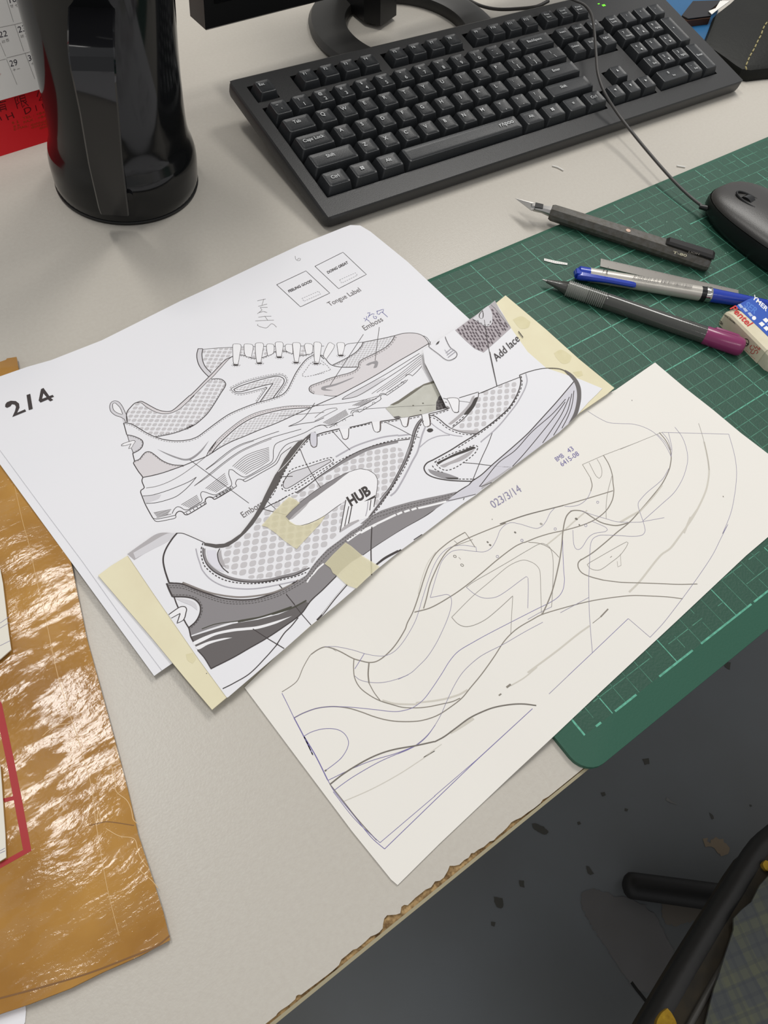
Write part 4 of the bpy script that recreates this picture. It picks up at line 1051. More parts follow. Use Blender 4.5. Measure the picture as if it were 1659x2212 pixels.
# outer skirt: rounded shoulders, sides sloping in underneath
def rrect(x0, y0, x1, y1, r, n=5):
    o = []
    for cx, cy, a0 in ((x1 - r, y0 + r, 270), (x1 - r, y1 - r, 0), (x0 + r, y1 - r, 90), (x0 + r, y0 + r, 180)):
        o += [(cx + r * math.cos(R(a0 + 90 * k / n)), cy + r * math.sin(R(a0 + 90 * k / n))) for k in range(n + 1)]
    return o
loops = []
for g, w_, r_ in ((0, PT, .02), (.05, PT - .0005, .25), (.085, PT - .0018, .3), (.09, PT - .0070, .3), (.06, PT - .0100, .3), (-.2, PT - .0128, .3), (-.6, PT - .0135, .3)):
    loops.append([tuple(kp(x, y, w_)) for x, y in rrect(BX0 - g, BY0 - g * .6, BX1 + g, BY1 + g, r_)])
loft(b, loops[::-1], m_kb, True, False)
b.build('keyboard_case', kb, smooth=35)
for u in (1.5, 21.5):
    for v in (5.4, -.9):
        b = MB(); p = kp(u, v, PT - .0132); tube(b, [p, (p.x, p.y, .0001)], .009 if v > 0 else .006, m_kb, 10); b.build('foot', kb)
def keycap(u0, v0, w=1.0, h=1.0, legends=(), name='letter_key'):
    cu, cv = u0 + w / 2 + .03, v0 - .06 + (h - 1) / 2
    b = MB(); hw, hh = w / 2, h / 2; L = []
    for g, gz, dy, r in ((.045, -.0105, 0, .06), (.06, -.008, 0, .06), (.15, -.0008, .015, .07), (.165, -.0002, .015, .07), (.19, 0, .015, .07), (.25, -.00035, .015, .06), (.32, -.00055, .015, .04)):
        L.append([tuple(kp(x, y, gz)) for x, y in rrect(cu - hw + g, cv - hh + g + dy, cu + hw - g, cv + hh - g * .85 + dy, r, 3)])
    loft(b, L, m_key, False, True)
    for tx, ox, oy, sz in legends:
        if tx == '#win':
            for a in (-.075, .01):
                for c in (-.075, .01):
                    b.add([kp(cu + ox + a + x, cv + oy + c + y, .0001) for x, y in ((0, 0), (.07, 0), (.07, .07), (0, .07))], [(0, 1, 2, 3)], m_leg)
            continue
        if tx[0] == '>' and len(tx) > 1:
            a0 = {'u': 90, 'd': 270, 'l': 180, 'r': 0}[tx[1]]; q = [(.08 * math.cos(R(a0 + t)), .09 * math.sin(R(a0 + t))) for t in (0, 130, 230)]
            b.add([kp(cu + ox + x, cv + oy + y, .0001) for x, y in q], [(0, 1, 2)], m_leg); continue
        v, f = glyphs(tx, .010); x0 = min(p[0] for p in v); x1 = max(p[0] for p in v)
        b.add([kp(cu + ox + (p[0] - (x0 + x1) / 2) * sz / CAPH, cv + oy + (p[1] - CAPH / 2) * sz / CAPH, .0001 if h <= 1 else .0001) for p in v], f, m_leg)
    o = b.build(name, kb, smooth=30); return o
LT = .17
def one(t): return [(t, -.1, .13, LT)]
def two(a, c): return [(a, -.1, .17, .13), (c, .0, -.12, LT)]
for i, (a, c) in enumerate(zip('~!@#$%^&*()_+', "`1234567890-=")): keycap(i, 4, 1, 1, two(a, c), 'number_key')
keycap(13, 4, 2, 1, [('BackSpace', -.1, .08, .14)], 'backspace_key')
keycap(0, 3, 1.5, 1, [('Tab', -.05, .12, .15)], 'tab_key')
for i, c in enumerate('QWERTYUIOP'): keycap(1.5 + i, 3, 1, 1, one(c))
keycap(11.5, 3, 1, 1, two('{', '['), 'punctuation_key'); keycap(12.5, 3, 1, 1, two('}', ']'), 'punctuation_key'); keycap(13.5, 3, 1.5, 1, two('|', '\\'), 'punctuation_key')
keycap(0, 2, 1.75, 1, [('Caps Lock', -.02, .1, .15)], 'caps_lock_key')
for i, c in enumerate('ASDFGHJKL'): keycap(1.75 + i, 2, 1, 1, one(c))
keycap(10.75, 2, 1, 1, two(':', ';'), 'punctuation_key'); keycap(11.75, 2, 1, 1, two('"', "'"), 'punctuation_key'); keycap(12.75, 2, 2.25, 1, [('Enter', -.2, .1, .14)], 'enter_key')
keycap(0, 1, 2.25, 1, [('Shift', -.1, .1, .15)], 'shift_key')
for i, c in enumerate('ZXCVBNM'): keycap(2.25 + i, 1, 1, 1, one(c))
keycap(9.25, 1, 1, 1, two('<', ','), 'punctuation_key'); keycap(10.25, 1, 1, 1, two('>', '.'), 'punctuation_key'); keycap(11.25, 1, 1, 1, two('?', '/'), 'punctuation_key')
keycap(12.25, 1, 2.75, 1, [('Shift', -.3, .1, .14)], 'shift_key')
for u, t in ((0, 'Ctrl'), (1.25, '#win'), (2.5, 'Alt'), (10, 'Alt'), (11.25, '#win'), (12.5, '\u2261'), (13.75, 'Ctrl')): keycap(u, 0, 1.25, 1, [(t, -.02, .08, .15)], 'modifier_key')
keycap(3.75, 0, 6.25, 1, [('r\u028cpoo', 2.35, .12, .21)], 'space_bar')
keycap(0, 5.25, 1, .96, [('Esc', -.1, .15, .13)], 'escape_key')
for k, u in enumerate((2, 3, 4, 5, 6.5, 7.5, 8.5, 9.5, 11, 12, 13, 14)): keycap(u, 5.25, 1, .96, [('F%d' % (k + 1), -.1, .15, .13)], 'function_key')
for u, a, c in ((15.25, 'Print', 'Scrn'), (16.25, 'Scroll', 'Lock'), (17.25, 'Pause', 'Break')): keycap(u, 5.25, 1, .96, [(a, -.05, .15, .1), (c, -.05, -.02, .1)], 'system_key')
for v, row in ((4, ('Insert', 'Home', 'PgUp')), (3, ('Delete', 'End', 'PgDn'))):
    for i, t in enumerate(row): keycap(15.25 + i, v, 1, 1, [(t, -.05, .12, .11)], 'navigation_key')
keycap(16.25, 1, 1, 1, [('>u', -.02, .1, 1)], 'arrow_key')
for i, t in enumerate('ldr'): keycap(15.25 + i, 0, 1, 1, [('>' + t, -.02, .1, 1)], 'arrow_key')
for i, t in enumerate(('Num', '/', '*', '-')): keycap(18.5 + i, 4, 1, 1, [(t, -.05, .12, .11)] + ([('Lock', -.05, -.06, .11)] if i == 0 else []), 'numpad_key')
for v, row in ((3, (('7', 'Home'), ('8', '>u'), ('9', 'PgUp'))), (2, (('4', '>l'), ('5', ''), ('6', '>r'))), (1, (('1', 'End'), ('2', '>d'), ('3', 'PgDn')))):
    for i, (a, c) in enumerate(row): keycap(18.5 + i, v, 1, 1, [(a, -.1, .15, .14)] + ([(c, .05, -.1, .1)] if c else []), 'numpad_key')
keycap(18.5, 0, 2, 1, [('0', -.2, .15, .14), ('Ins', 0, -.08, .1)], 'numpad_key'); keycap(20.5, 0, 1, 1, [('.', -.1, .2, .14), ('Del', .05, -.08, .1)], 'numpad_key')
keycap(21.5, 2, 1, 2, [('+', -.05, .12, .14)], 'numpad_key'); keycap(21.5, 0, 1, 2, [('Enter', -.02, .12, .12)], 'numpad_key')
b = MB(); m_led = mat('green_indicator', (90, 200, 40), .4, emit=((110, 230, 40), 1.2))
b.add([kp(x, y, PT + .0002) for x, y in ((19.62, 5.3), (19.82, 5.3), (19.82, 5.42), (19.62, 5.42))], [(0, 1, 2, 3)], m_led)
b.add([kp(x, y, PT + .0002) for x, y in ((19.45, 5.5), (19.58, 5.5), (19.58, 5.56), (19.45, 5.56))], [(0, 1, 2, 3)], m_led)
tag(b.build('indicator_light', kb), 'green status light')

# ------------------------------------------------------------------ cables
m_cab = mat('cable_grey_black', (70, 68, 66), .5)
def cable(pts, r, name, label):
    P = [un(x, y, z) for x, y, z in pts]; P = spline(P, .004)
    b = MB(); tube(b, P, r, m_cab, 8); return tag(b.build(name, smooth=60), label, 'cable')
cable([(1180, -30, .055), (1235, -2, .052), (1262, 10, .050), (1277, 30, .048), (1284, 70, .0455), (1288, 120, .040), (1292, 160, .035), (1306, 200, .029), (1333, 243, .0215), (1360, 279, .018), (1400, 328, .0155), (1450, 385, .013), (1490, 424, .011), (1524, 450, .0105), (1545, 462, .012)], .00125, 'mouse_cable', 'thin dark mouse cable crossing the keyboard to the mouse')
cable([(985, -25, .004), (1010, -2, .004), (1040, 13, .005), (1075, 20, .008), (1120, 19, .016), (1160, 14, .024), (1185, 2, .027)], .0016, 'keyboard_cable', 'black keyboard cable behind the keyboard beside the monitor stand')

# ------------------------------------------------------------------ mouse
mo = thing('computer_mouse', (.182, .005, MT), 'black two-button computer mouse on the green mat', 'mouse')
m_ms = mat('mouse_dark_side', (22, 22, 23), .35); m_mt = mat('mouse_top_shell', (58, 56, 54), .36, bump=(1400, .1)); m_gloss = mat('mouse_gloss', (30, 30, 30), .12)
def mouse_loops(z_of, n=40, m_=14, lo=0, hi=1):
    pass
MC = Vector((.1805, .004)); ML, MWD, MH = .0575, .0335, .0285
def mrad(t):   # outline half widths around the angle (superellipse), front (+y) blunter
    c, s_ = math.cos(t), math.sin(t); e_ = 3.0 if s_ > 0 else 2.4; q = (abs(c) ** e_ + abs(s_) ** e_) ** (-1 / e_); return c * q * MWD * (1 - .07 * s_), s_ * q * ML
def mtop(x, y):  # dome height
    t = (y / ML); a = (x / MWD); r2 = min(1, a * a * .9 + max(0, t) ** 3.0 * .75 + max(0, -t) ** 2.4 * .8)
    return MH * (max(0, 1 - r2) ** .45) * (.93 - .10 * t)
b = MB(); N_ = 48; loops = []
seam = lambda y: .014 + .006 * (-y / ML * .5 + .5)
for k, (g, zf) in enumerate(((.86, 0), (.94, .12), (1.0, .45), (1.0, .8), (.985, 1.0))):
    L = []
    for i in range(N_):
        x, y = mrad(2 * math.pi * i / N_); x *= g; y *= g; L.append((MC.x + x, MC.y + y, MT + .0005 + seam(y) * zf))
    loops.append(L)
loft(b, loops, m_ms, True, False)
b.build('side_shell', mo, smooth=50)
b = MB(); loops = []
for k in range(16):
    g = .975 * math.cos(k / 15 * math.pi / 2 * .985); L = []
    for i in range(N_):
        x, y = mrad(2 * math.pi * i / N_); x *= g; y *= g; z0 = seam(y / max(g, .05)) ; h = max(z0, 0) * (1 - math.sin(k / 15 * math.pi / 2)) + (MH - .002 - .003 * (y / ML)) * math.sin(k / 15 * math.pi / 2)
        L.append((MC.x + x, MC.y + y, MT + .0008 + h))
    loops.append(L)
loft(b, loops, m_mt, False, True)
b.build('top_shell', mo, smooth=50)
wc = un(1622, 424, .030)
b = MB(); tube(b, [(wc.x - .003, wc.y, .0222), (wc.x + .003, wc.y, .0222)], .0070, m_gloss, 20); b.build('scroll_wheel', mo, smooth=40)
b = MB(); L = [(wc.x + .0058 * math.cos(k * .2618), wc.y - .002 + .0135 * math.sin(k * .2618), .0272 - .0006 * math.sin(k * .2618)) for k in range(25)]; tube(b, L, .0009, m_well, 6)
b.build('wheel_slot', mo, smooth=40)
e0 = un(1524, 450, .0105); b = MB(); tube(b, [e0 + Vector((-.003, .004, 0)), e0 + Vector((.004, -.006, .001))], [.0018, .0028], m_ms, 12); b.build('cable_sleeve', mo, smooth=40)

# ------------------------------------------------------------------ craft knife
def box_sec(mb, A, B, secs, m, up=Vector((0, 0, 1))):
    """secs: (t along A-B in m, [(side, height) outline])"""
    d_ = (B - A).normalized(); s = d_.cross(up).normalized(); u = s.cross(d_)
    loft(mb, [[tuple(A + d_ * t + s * p[0] + u * p[1]) for p in sec] for t, sec in secs], m, True, True)
def hexs(w, h0, h1, c=.62): return [(w, h0 + (h1 - h0) * .35), (w * .62, h0), (-w * .62, h0), (-w, h0 + (h1 - h0) * .35), (-w, h0 + (h1 - h0) * .62), (-w * c, h1), (w * c, h1), (w, h0 + (h1 - h0) * .62)]
kn = thing('craft_knife', tuple(un(1350, 510, MT)), 'dark craft knife with steel blade lying across the mat edge', 'knife')
m_kh = mat('knife_handle_worn', (92, 90, 86), .5, metal=.1, noise=(260, .12, (80, 76, 68)), bump=(700, .15)); m_steel = mat('steel', (170, 168, 165), .28, metal=.9); m_kc = mat('knife_clip_black', (36, 34, 33), .3)
A = un(1189, 457, .010); B = un(1533, 567, .009); L_ = (B - A).length
b = MB(); box_sec(b, A, B, [(0, hexs(.0046, -.0046, .0040)), (.002, hexs(.0054, -.0054, .0046)), (.05, hexs(.0062, -.0058, .0050)), (L_ * .72, hexs(.0068, -.0060, .0050)), (L_ - .003, hexs(.0070, -.0060, .0042)), (L_, hexs(.0062, -.0054, .0034))], m_kh)
b.build('handle', kn, smooth=25)
d_ = (B - A).normalized()
b = MB(); box_sec(b, A + d_ * (L_ * .72) + Vector((0, .0015, .005)), B + d_ * .002 + Vector((0, .0015, .005)), [(0, hexs(.0034, -.001, .0016)), (.002, hexs(.0042, -.001, .0028)), (L_ * .28, hexs(.0046, -.001, .0030)), (L_ * .28 + .002, hexs(.0038, -.001, .0018))], m_kc)
b.build('clip', kn, smooth=25)
b = MB(); c_ = un(1357, 498, .0146); tube(b, [c_ - Vector((0, 0, .0006)), c_ + Vector((0, 0, .0002))], .0018, mat('copper_pin', (196, 168, 150), .35, metal=.6), 14); b.build('rivet', kn)
F0 = un(1147, 445, .0115)
b = MB(); box_sec(b, F0, A, [(0, hexs(.0022, -.0014, .0014)), (.003, hexs(.0034, -.0024, .0024)), ((A - F0).length * .6, hexs(.0030, -.0022, .0022)), ((A - F0).length, hexs(.0038, -.003, .003))], m_steel); b.build('blade_collar', kn, smooth=25)
b = MB(); tip = un(1112, 428, .0105); p1 = un(1152, 438, .0118); p2 = un(1148, 455, .0118); p3 = un(1172, 446, .012); t_ = Vector((0, 0, .0002))
b.add([tip, p1 + t_, p3 + t_, p2 + t_, p1 - t_, p3 - t_, p2 - t_], [(0, 3, 2, 1), (0, 4, 5, 6), (0, 1, 4), (0, 6, 3)], m_steel); b.build('blade', kn)
b = MB(); q0 = un(1157, 437, .0142); q1 = un(1174, 441, .0142); q2 = un(1173, 450, .0142); q3 = un(1155, 447, .0142)
b.add([q0, q1, q2, q3] + [p - Vector((0, 0, .0006)) for p in (q0, q1, q2, q3)], [(3, 2, 1, 0), (0, 1, 5, 4), (1, 2, 6, 5), (2, 3, 7, 6), (3, 0, 4, 7)], m_kc); b.build('collar_mark', kn)
Sx = Sheet(lambda x, y, z: un(x, y, .0162 + z)); Sx.text('LION', (1487, 546), (1510, 551), (1.5, -4), mat('embossed_grey', (88, 82, 74), .4)); Sx.mb.build('clip_marking', kn)
Sx = Sheet(lambda x, y, z: un(x, y, .0142 + z)); Sx.text('T-80', (1453, 547), (1483, 555), (1.5, -5), mat('printed_cream', (150, 145, 122), .5), True); Sx.mb.build('handle_print', kn)

# ------------------------------------------------------------------ ruler, pens, eraser
b = MB(); ra = un(1298, 558, MT + .001); rb = un(1512, 607, MT + .001); dr = (rb - ra).normalized(); nr = Vector((dr.y, -dr.x, 0))
m_rul = mat('steel_ruler', (150, 146, 140), .32, metal=.55)
pts = [ra, ra + dr * .105, ra + dr * .105 + nr * .009, ra + nr * .009]; prism(b, [(p.x, p.y) for p in pts], MT, MT + .0008, m_rul)
m_tick = mat('ruler_tick', (104, 100, 96), .5)
for k in range(100):
    p = ra + dr * (.002 + k * .001); l = .0022 if k % 10 == 0 else (.0016 if k % 5 == 0 else .0011)
    quad(b, p.x, p.y, (p + nr * l).x, (p + nr * l).y, .00022, MT + .00085, m_tick)
tag(b.build('ruler'), 'short steel ruler with fine ticks lying behind the blue and silver pen', 'ruler')

pen = thing('marker_pen', tuple(un(1400, 610, MT)), 'silver and blue pen with a blue cap clip', 'pen')
A = un(1246, 589, MT + .0055); B = un(1680, 662, MT + .0048)
m_pb = mat('pen_blue_plastic', (28, 58, 168), .22, coat=.4); m_ps = mat('pen_silver_barrel', (196, 191, 182), .30, metal=.35); m_chrome = mat('chrome', (200, 198, 192), .1, metal=1); m_blk = mat('pen_black_ring', (22, 22, 24), .3)
d_ = (B - A).normalized()
def along(px, py): return (un(px, py, MT + .0055) - A).dot(d_)
t1, t2, t3, t4 = along(1272, 590), along(1511, 630), along(1522, 632), along(1534, 634); LT_ = (B - A).length
for nm, pr, mm in (('cap', [(0, .001), (.0003, .0038), (.0015, .0050), (t1, .0050)], m_pb), ('barrel', [(t1, .0050), (t2, .0054)], m_ps), ('black_ring', [(t2, .0053), (t3, .0053)], m_blk), ('chrome_ring', [(t3, .0054), (t3 + .001, .0056), (t3 + .0013, .0052), (t4 - .001, .0056), (t4, .0054)], m_chrome), ('tail', [(t4, .0051), (LT_ * .8, .0044), (LT_ * .93, .0036), (LT_ - .002, .0028), (LT_, .0008)], m_pb)):
    b = MB(); lathe_axis(b, A, B, pr, mm, 32); o = b.build(nm, pen, smooth=40)
s_ = d_.cross(Vector((0, 0, 1))).normalized()
b = MB(); cA = A + s_ * .0052 + Vector((0, 0, .0022)); lc = along(1370, 612)
box_sec(b, cA, cA + d_, [(-.0005, hexs(.0022, -.003, .0008)), (.002, hexs(.0028, -.0032, .0018)), (lc * .5, hexs(.0024, -.0016, .0016)), (lc - .002, hexs(.0024, -.0018, .0012)), (lc, hexs(.0020, -.0016, .0008))], m_pb)
box_sec(b, A + d_ * .0005, A + d_ * .0005 + s_, [(0, hexs(.0030, -.003, .004)), (.0055, hexs(.0028, -.001, .004))], m_pb)
b.build('clip', pen, smooth=30)
Sx = Sheet(lambda x, y, z: un(x, y, MT + .0114)); m_pp = mat('pen_print_grey', (92, 90, 88), .5)
for k in range(22):
    x = 1431 + k * 3.05; y = 604 + k * .56; Sx.stroke([(x, y), (x - 1.3, y + 7)], random.choice((.8, 1.2, 1.7)), m_pp, smooth=False)
Sx.text('P.SERIES 0.5', (1370, 598), (1424, 607), (1, -4), m_pp); Sx.text('MADE IN JAPAN', (1366, 603), (1422, 613), (1, -3), m_pp); Sx.text('F 5', (1303, 585), (1313, 587), (1, -4), m_blk, True)
Sx.stroke([(1314, 576), (1311, 594)], 1, m_blk, smooth=False)
Sx.mb.build('barrel_print', pen)

mp_ = thing('mechanical_pencil', tuple(un(1400, 680, MT)), 'clear smoky mechanical pencil with magenta cap', 'pencil')
A = un(1172, 604, MT + .0045); B = un(1606, 752, MT + .0060); d_ = (B - A).normalized(); LT_ = (B - A).length
def along2(px, py): return (un(px, py, MT + .006) - A).dot(d_)
m_clear = mat('clear_smoke_plastic', (76, 76, 72), .12, alpha=.84, spec=.8); m_core = mat('pencil_core_dark', (44, 42, 42), .35); m_mag = mat('magenta_plastic', (132, 42, 92), .28, coat=.3); m_grip = mat('clear_ribbed_grip', (136, 138, 131), .15, alpha=.82, spec=.8)
a1, a2, a3, a4, a5 = along2(1186, 610), along2(1222, 622), along2(1308, 650), along2(1525, 722), LT_
b = MB(); lathe_axis(b, A, B, [(0, .0004), (.002, .0006), (.003, .0011), (a1 + .002, .0016), (a2, .0034)], m_steel, 20); b.build('tip', mp_, smooth=40)
b = MB(); lathe_axis(b, A, B, [(a1 - .002, .0012), (a2 * .7, .0032), (a2, .0046), (a2 + .001, .0052), (a3, .0056)], m_clear, 28); b.build('nose_cone', mp_, smooth=40)
pr = []; t = a2 + .001
while t < a3 - .001: pr += [(t, .0054), (t + .0003, .0059), (t + .0007, .0059), (t + .001, .0054)]; t += .0014
b = MB(); lathe_axis(b, A, B, pr, m_grip, 28); b.build('ribbed_grip', mp_, smooth=30)
b = MB(); lathe_axis(b, A, B, [(a3, .0055), (a3 + .001, .0058), (a4, .0060)], m_clear, 28); b.build('clear_barrel', mp_, smooth=40)
b = MB(); lathe_axis(b, A, B, [(a2 * .6, .0018), (a2, .003), (a3, .0034), (a3 + .002, .0050), (a3 + .018, .0050), (a3 + .019, .0040), (a4, .0042)], m_core, 20); b.build('inner_core', mp_, smooth=40)
b = MB(); lathe_axis(b, A, B, [(a4 - .001, .0061), (a4, .0064), (LT_ - .004, .0066), (LT_ - .0015, .0060), (LT_ - .0003, .0045), (LT_, .001)], m_mag, 32)
s_ = d_.cross(Vector((0, 0, 1))).normalized(); c0 = A + d_ * (a4 + .004) - s_ * .0035 + Vector((0, 0, .0052)); box_sec(b, c0, c0 + d_, [(0, hexs(.0012, -.002, .0002)), (.001, hexs(.0016, -.002, .0010)), (.016, hexs(.0016, -.002, .0010)), (.018, hexs(.0012, -.002, .0))], m_mag)
tag(b.build('cap', mp_, smooth=40), 'magenta cap')

er = thing('eraser', tuple(un(1600, 720, MT)), 'white eraser in a worn cream sleeve with a blue panel', 'eraser')
EH = MT + .0128
m_es = mat('eraser_sleeve_cream', (222, 214, 190), .55, noise=(80, .3, (208, 198, 168))); m_eb = mat('eraser_rubber', (208, 204, 184), .8, noise=(90, .25, (190, 184, 160))); m_ebl = mat('eraser_blue', (36, 82, 178), .45); m_er = mat('eraser_red', (196, 40, 40), .5)
e0 = un(1551, 700, MT); e1 = un(1634, 785, MT); ax = (e1 - e0); ax.z = 0; EL = ax.length; ax.normalize(); wx = Vector((-ax.y, ax.x, 0))
if wx.x < 0: wx = -wx
b = MB(); WD = .026
sec = lambda g, z0, z1, w: [(g, z0), (w - g, z0), (w, z0 + .001), (w, z1 - .0015), (w - .0012, z1), (g + .0012, z1), (g, z1 - .0015), (g, z0 + .001)]
def esec(t, g=0, zt=EH, w=WD): return [tuple(e0 + ax * t + wx * p[0] + Vector((0, 0, p[1] - MT))) for p in sec(g, MT + .0002, zt, w)]
loft(b, [esec(-.002, .006, MT + .006, WD - .003), esec(-.0012, .002, MT + .0095, WD - .001), esec(.001, 0, EH - .0012), esec(.005, 0), esec(EL * .5, 0), esec(EL, 0)], m_es, True, True); b.build('sleeve', er, smooth=35)
b = MB(); loft(b, [esec(EL - .002, .0006, EH - .0006, WD - .0006), esec(EL + .007, .0006, EH - .0008, WD - .0006), esec(EL + .0095, .002, EH - .0025, WD - .002)], m_eb, True, True); b.build('rubber_block', er, smooth=35)
Sx = Sheet(lambda x, y, z: un(x, y, EH + .0001 + z)); Sx.k = .29e-3
Sx.fill("Y 755,860 990,735 1110,700 1353,870 1500,1000 1500,1500 1353,1420 1200,1270 1000,1080", m_ebl, False)
Sx.text('Pentel', (650, 905), (985, 1235), (100, -60), m_er, True, crop='Y'); Sx.text('YMER', (1058, 712), (1322, 962), (40, -62), m_wh, True, crop='Y'); Sx.text('SER', (905, 860), (1110, 1010), (75, -85), mat('eraser_blue_light', (70, 118, 200), .45), True, crop='Y')
for q in ((800, 830), (885, 900), (975, 985)): Sx.fill(f"Y {q[0]},{q[1]} {q[0]+50},{q[1]-10} {q[0]+105},{q[1]+55} {q[0]+50},{q[1]+68}", mat('eraser_print_pale', (170, 184, 214), .5), False)
Sx.fill('Y ' + ' '.join(f"{1097 + 40*math.cos(t*.6):.0f},{1080 + 38*math.sin(t*.6):.0f}" for t in range(10)), m_wh)
for q in ((1180, 1180), (1255, 1110), (1265, 1260), (1340, 1190)): Sx.fill(f"Y {q[0]},{q[1]} {q[0]+60},{q[1]-35} {q[0]+118},{q[1]+15} {q[0]+60},{q[1]+60}", m_wh, False)
Sx.mb.build('sleeve_print', er)
nrm = -wx; P0 = e0 + nrm * .0001
Sx = Sheet(lambda x, y, z: un_plane(x, y, P0, nrm) + nrm * z); Sx.N = nrm
Sx.text('PLASTIC ERASER', (520, 1010), (760, 1200), (-15, -38), m_pk, True, crop='Y'); Sx.text('ZEH', (455, 1165), (515, 1215), (10, -48), m_pk, True, crop='Y')
Sx.stroke('Y ' + ' '.join(f"{945 + 58*math.cos(t*.5236):.0f},{1527 + 66*math.sin(t*.5236):.0f}" for t in range(12)), 2, m_pk, closed=True); Sx.stroke("Y 915,1505 985,1560", 2.4, m_pk, smooth=False)
for t in ("1060,1580 1030,1600 1030,1650 1070,1670 1090,1640", "1090,1580 1120,1640 1150,1600 1170,1660 1200,1620", "1060,1680 1030,1710 1060,1735 1100,1720 1110,1680 1150,1670 1170,1710 1140,1735", "1190,1630 1215,1640 1195,1670 1180,1650"): Sx.stroke('Y ' + t, 1.4, m_er)
for t in ("945,1670 1030,1745", "1045,1775 1110,1830"): Sx.stroke('Y ' + t, 1, m_er, (2, 1.4), smooth=False)
Sx.mb.build('side_print', er)

# small scraps
m_scr = mat('white_scrap', (228, 226, 220), .6)
def scrap(p, z, w, label, name='paper_scrap', extra=None):
    b = MB(); Q = spline([un(x, y, z) for x, y in p], .002); tube(b, Q, w, m_scr, 6)
    return tag(b.build(name), label, 'scrap')
scrap([(1193, 358), (1204, 361), (1217, 368)], .0008, .0006, 'tiny curved white shaving on the desk between the keyboard and the knife')
scrap([(1462, 358), (1480, 361)], .0008, .0006, 'tiny straight white shaving on the desk near the mat edge')
b = MB(); Sf = lambda x, y: MT + .0006; sheet_mesh(b, px_poly("V 1142,240 1240,262 1352,283 1350,300 1240,285 1142,260", Sf), Sf, .0003, m_scr, .01); d = Sheet(TS(Sf), mb=b); d.stroke("V 1155,253 1240,273 1340,290", 1.0, m_p4, (1.6, 1.6))
tag(b.build('paper_strip'), 'small white strip with a dotted line on the mat left of the blue cap', 'scrap')

# ------------------------------------------------------------------ jug
JC = Vector((-.218, .294, 0))
jug = thing('thermal_jug', tuple(JC), 'glossy black jug with a flat hanging handle', 'jug')
m_jug = mat('jug_gloss_black', (17, 18, 19), .09, spec=.45); m_jh = mat('jug_handle_gloss', (16, 16, 18), .07, spec=.5); m_jbase = mat('jug_base_rubber', (16, 16, 16), .5)
prof = [(.0, .0470), (.0015, .0492), (.003, .0502), (.010, .0506), (.019, .0509), (.025, .0506), (.031, .0492), (.036, .0474), (.042, .0462), (.050, .0456), (.060, .0453), (.080, .0450), (.100, .0452), (.120, .0458), (.150, .0468), (.180, .0480), (.205, .0488), (.215, .0484)]
b = MB(); n = 72; loops = [[tuple(JC + Vector((r * math.cos(2 * math.pi * k / n), r * math.sin(2 * math.pi * k / n), z))) for k in range(n)] for z, r in prof]
loft(b, loops, m_jug, True, True); b.build('jug_body', jug, smooth=50)
b = MB(); loft(b, [[tuple(JC + Vector((r * math.cos(2 * math.pi * k / n), r * math.sin(2 * math.pi * k / n), z))) for k in range(n)] for z, r in ((.0002, .0478), (.0002, .0500), (.0022, .0506), (.0028, .0503), (.003, .048))], m_jbase, True, True); b.build('base_ring', jug, smooth=40)
b = MB(); loft(b, [[tuple(JC + Vector((r * math.cos(2 * math.pi * k / n), r * math.sin(2 * math.pi * k / n), z))) for k in range(n)] for z, r in ((.215, .0486), (.222, .0480), (.232, .040), (.236, .015), (.236, .001))], m_jug, True, True); b.build('lid', jug, smooth=50)
def jdir(az): 
    c, s_ = math.cos(az), math.sin(az); x, y = -.354, -.937; return Vector((x * c - y * s_, x * s_ + y * c, 0))
hp = [(.043, .1400, -.085, .0125), (.070, .1410, -.085, .0122), (.083, .1402, -.085, .0121), (.0885, .1375, -.086, .0120), (.0905, .1325, -.09, .0118), (.0895, .126, -.095, .0113), (.084, .105, -.11, .0108), (.073, .065, -.155, .0104), (.0590, .022, -.205, .0098), (.0570, .0160, -.21, .0094)]
b = MB(); loops = []
P3 = [JC + jdir(az) * rho + Vector((0, 0, z)) for rho, z, az, hw in hp]
for i, (rho, z, az, hw) in enumerate(hp):
    t = (P3[min(i + 1, len(P3) - 1)] - P3[max(i - 1, 0)]).normalized(); dd = jdir(az); side = Vector((0, 0, 1)).cross(dd).normalized(); nrm_ = side.cross(t).normalized(); th = .0022; c = P3[i]
    e_ = .0009
    loops.append([tuple(c + side * a + nrm_ * h_) for a, h_ in ((hw - e_, th), (hw, th - e_), (hw, -th + e_), (hw - e_, -th), (-hw + e_, -th), (-hw, -th + e_), (-hw, th - e_), (-hw + e_, th))])
loft(b, loops, m_jh, True, True); b.build('handle', jug, smooth=30)
b = MB(); q = un(288, 365, .035); tube(b, [JC + jdir(-.02) * .046 + Vector((0, 0, .026)), JC + jdir(-.02) * .0535 + Vector((0, 0, .026))], .0028, m_jh, 12); b.build('handle_button', jug, smooth=30)

# ------------------------------------------------------------------ calendar
C0 = un(128, 298); C1 = un(0, 338); cu_ = (C0 - C1); cu_.z = 0; cu_.normalize(); cn = Vector((-cu_.y, cu_.x, 0)); th_ = R(70); cb = cn * math.cos(th_) + Vector((0, 0, math.sin(th_))); nf = cu_.cross(cb).normalized()
cal = thing('desk_calendar', tuple(C1), 'standing desk calendar with red card base behind the jug', 'calendar')
m_red2 = mat('calendar_red_card', (214, 30, 38), .45); m_cp = mat('calendar_page', (232, 229, 224), .7)
def cp(a, h, o=0): return C1 + cu_ * a + cb * h + nf * o
def slab(mb, a0, a1, h0, h1, o0, o1, m): 
    v = [cp(a, h, o) for o in (o0, o1) for a, h in ((a0, h0), (a1, h0), (a1, h1), (a0, h1))]
    mb.add(v, [(3, 2, 1, 0), (4, 5, 6, 7), (0, 1, 5, 4), (1, 2, 6, 5), (2, 3, 7, 6), (3, 0, 4, 7)], m)
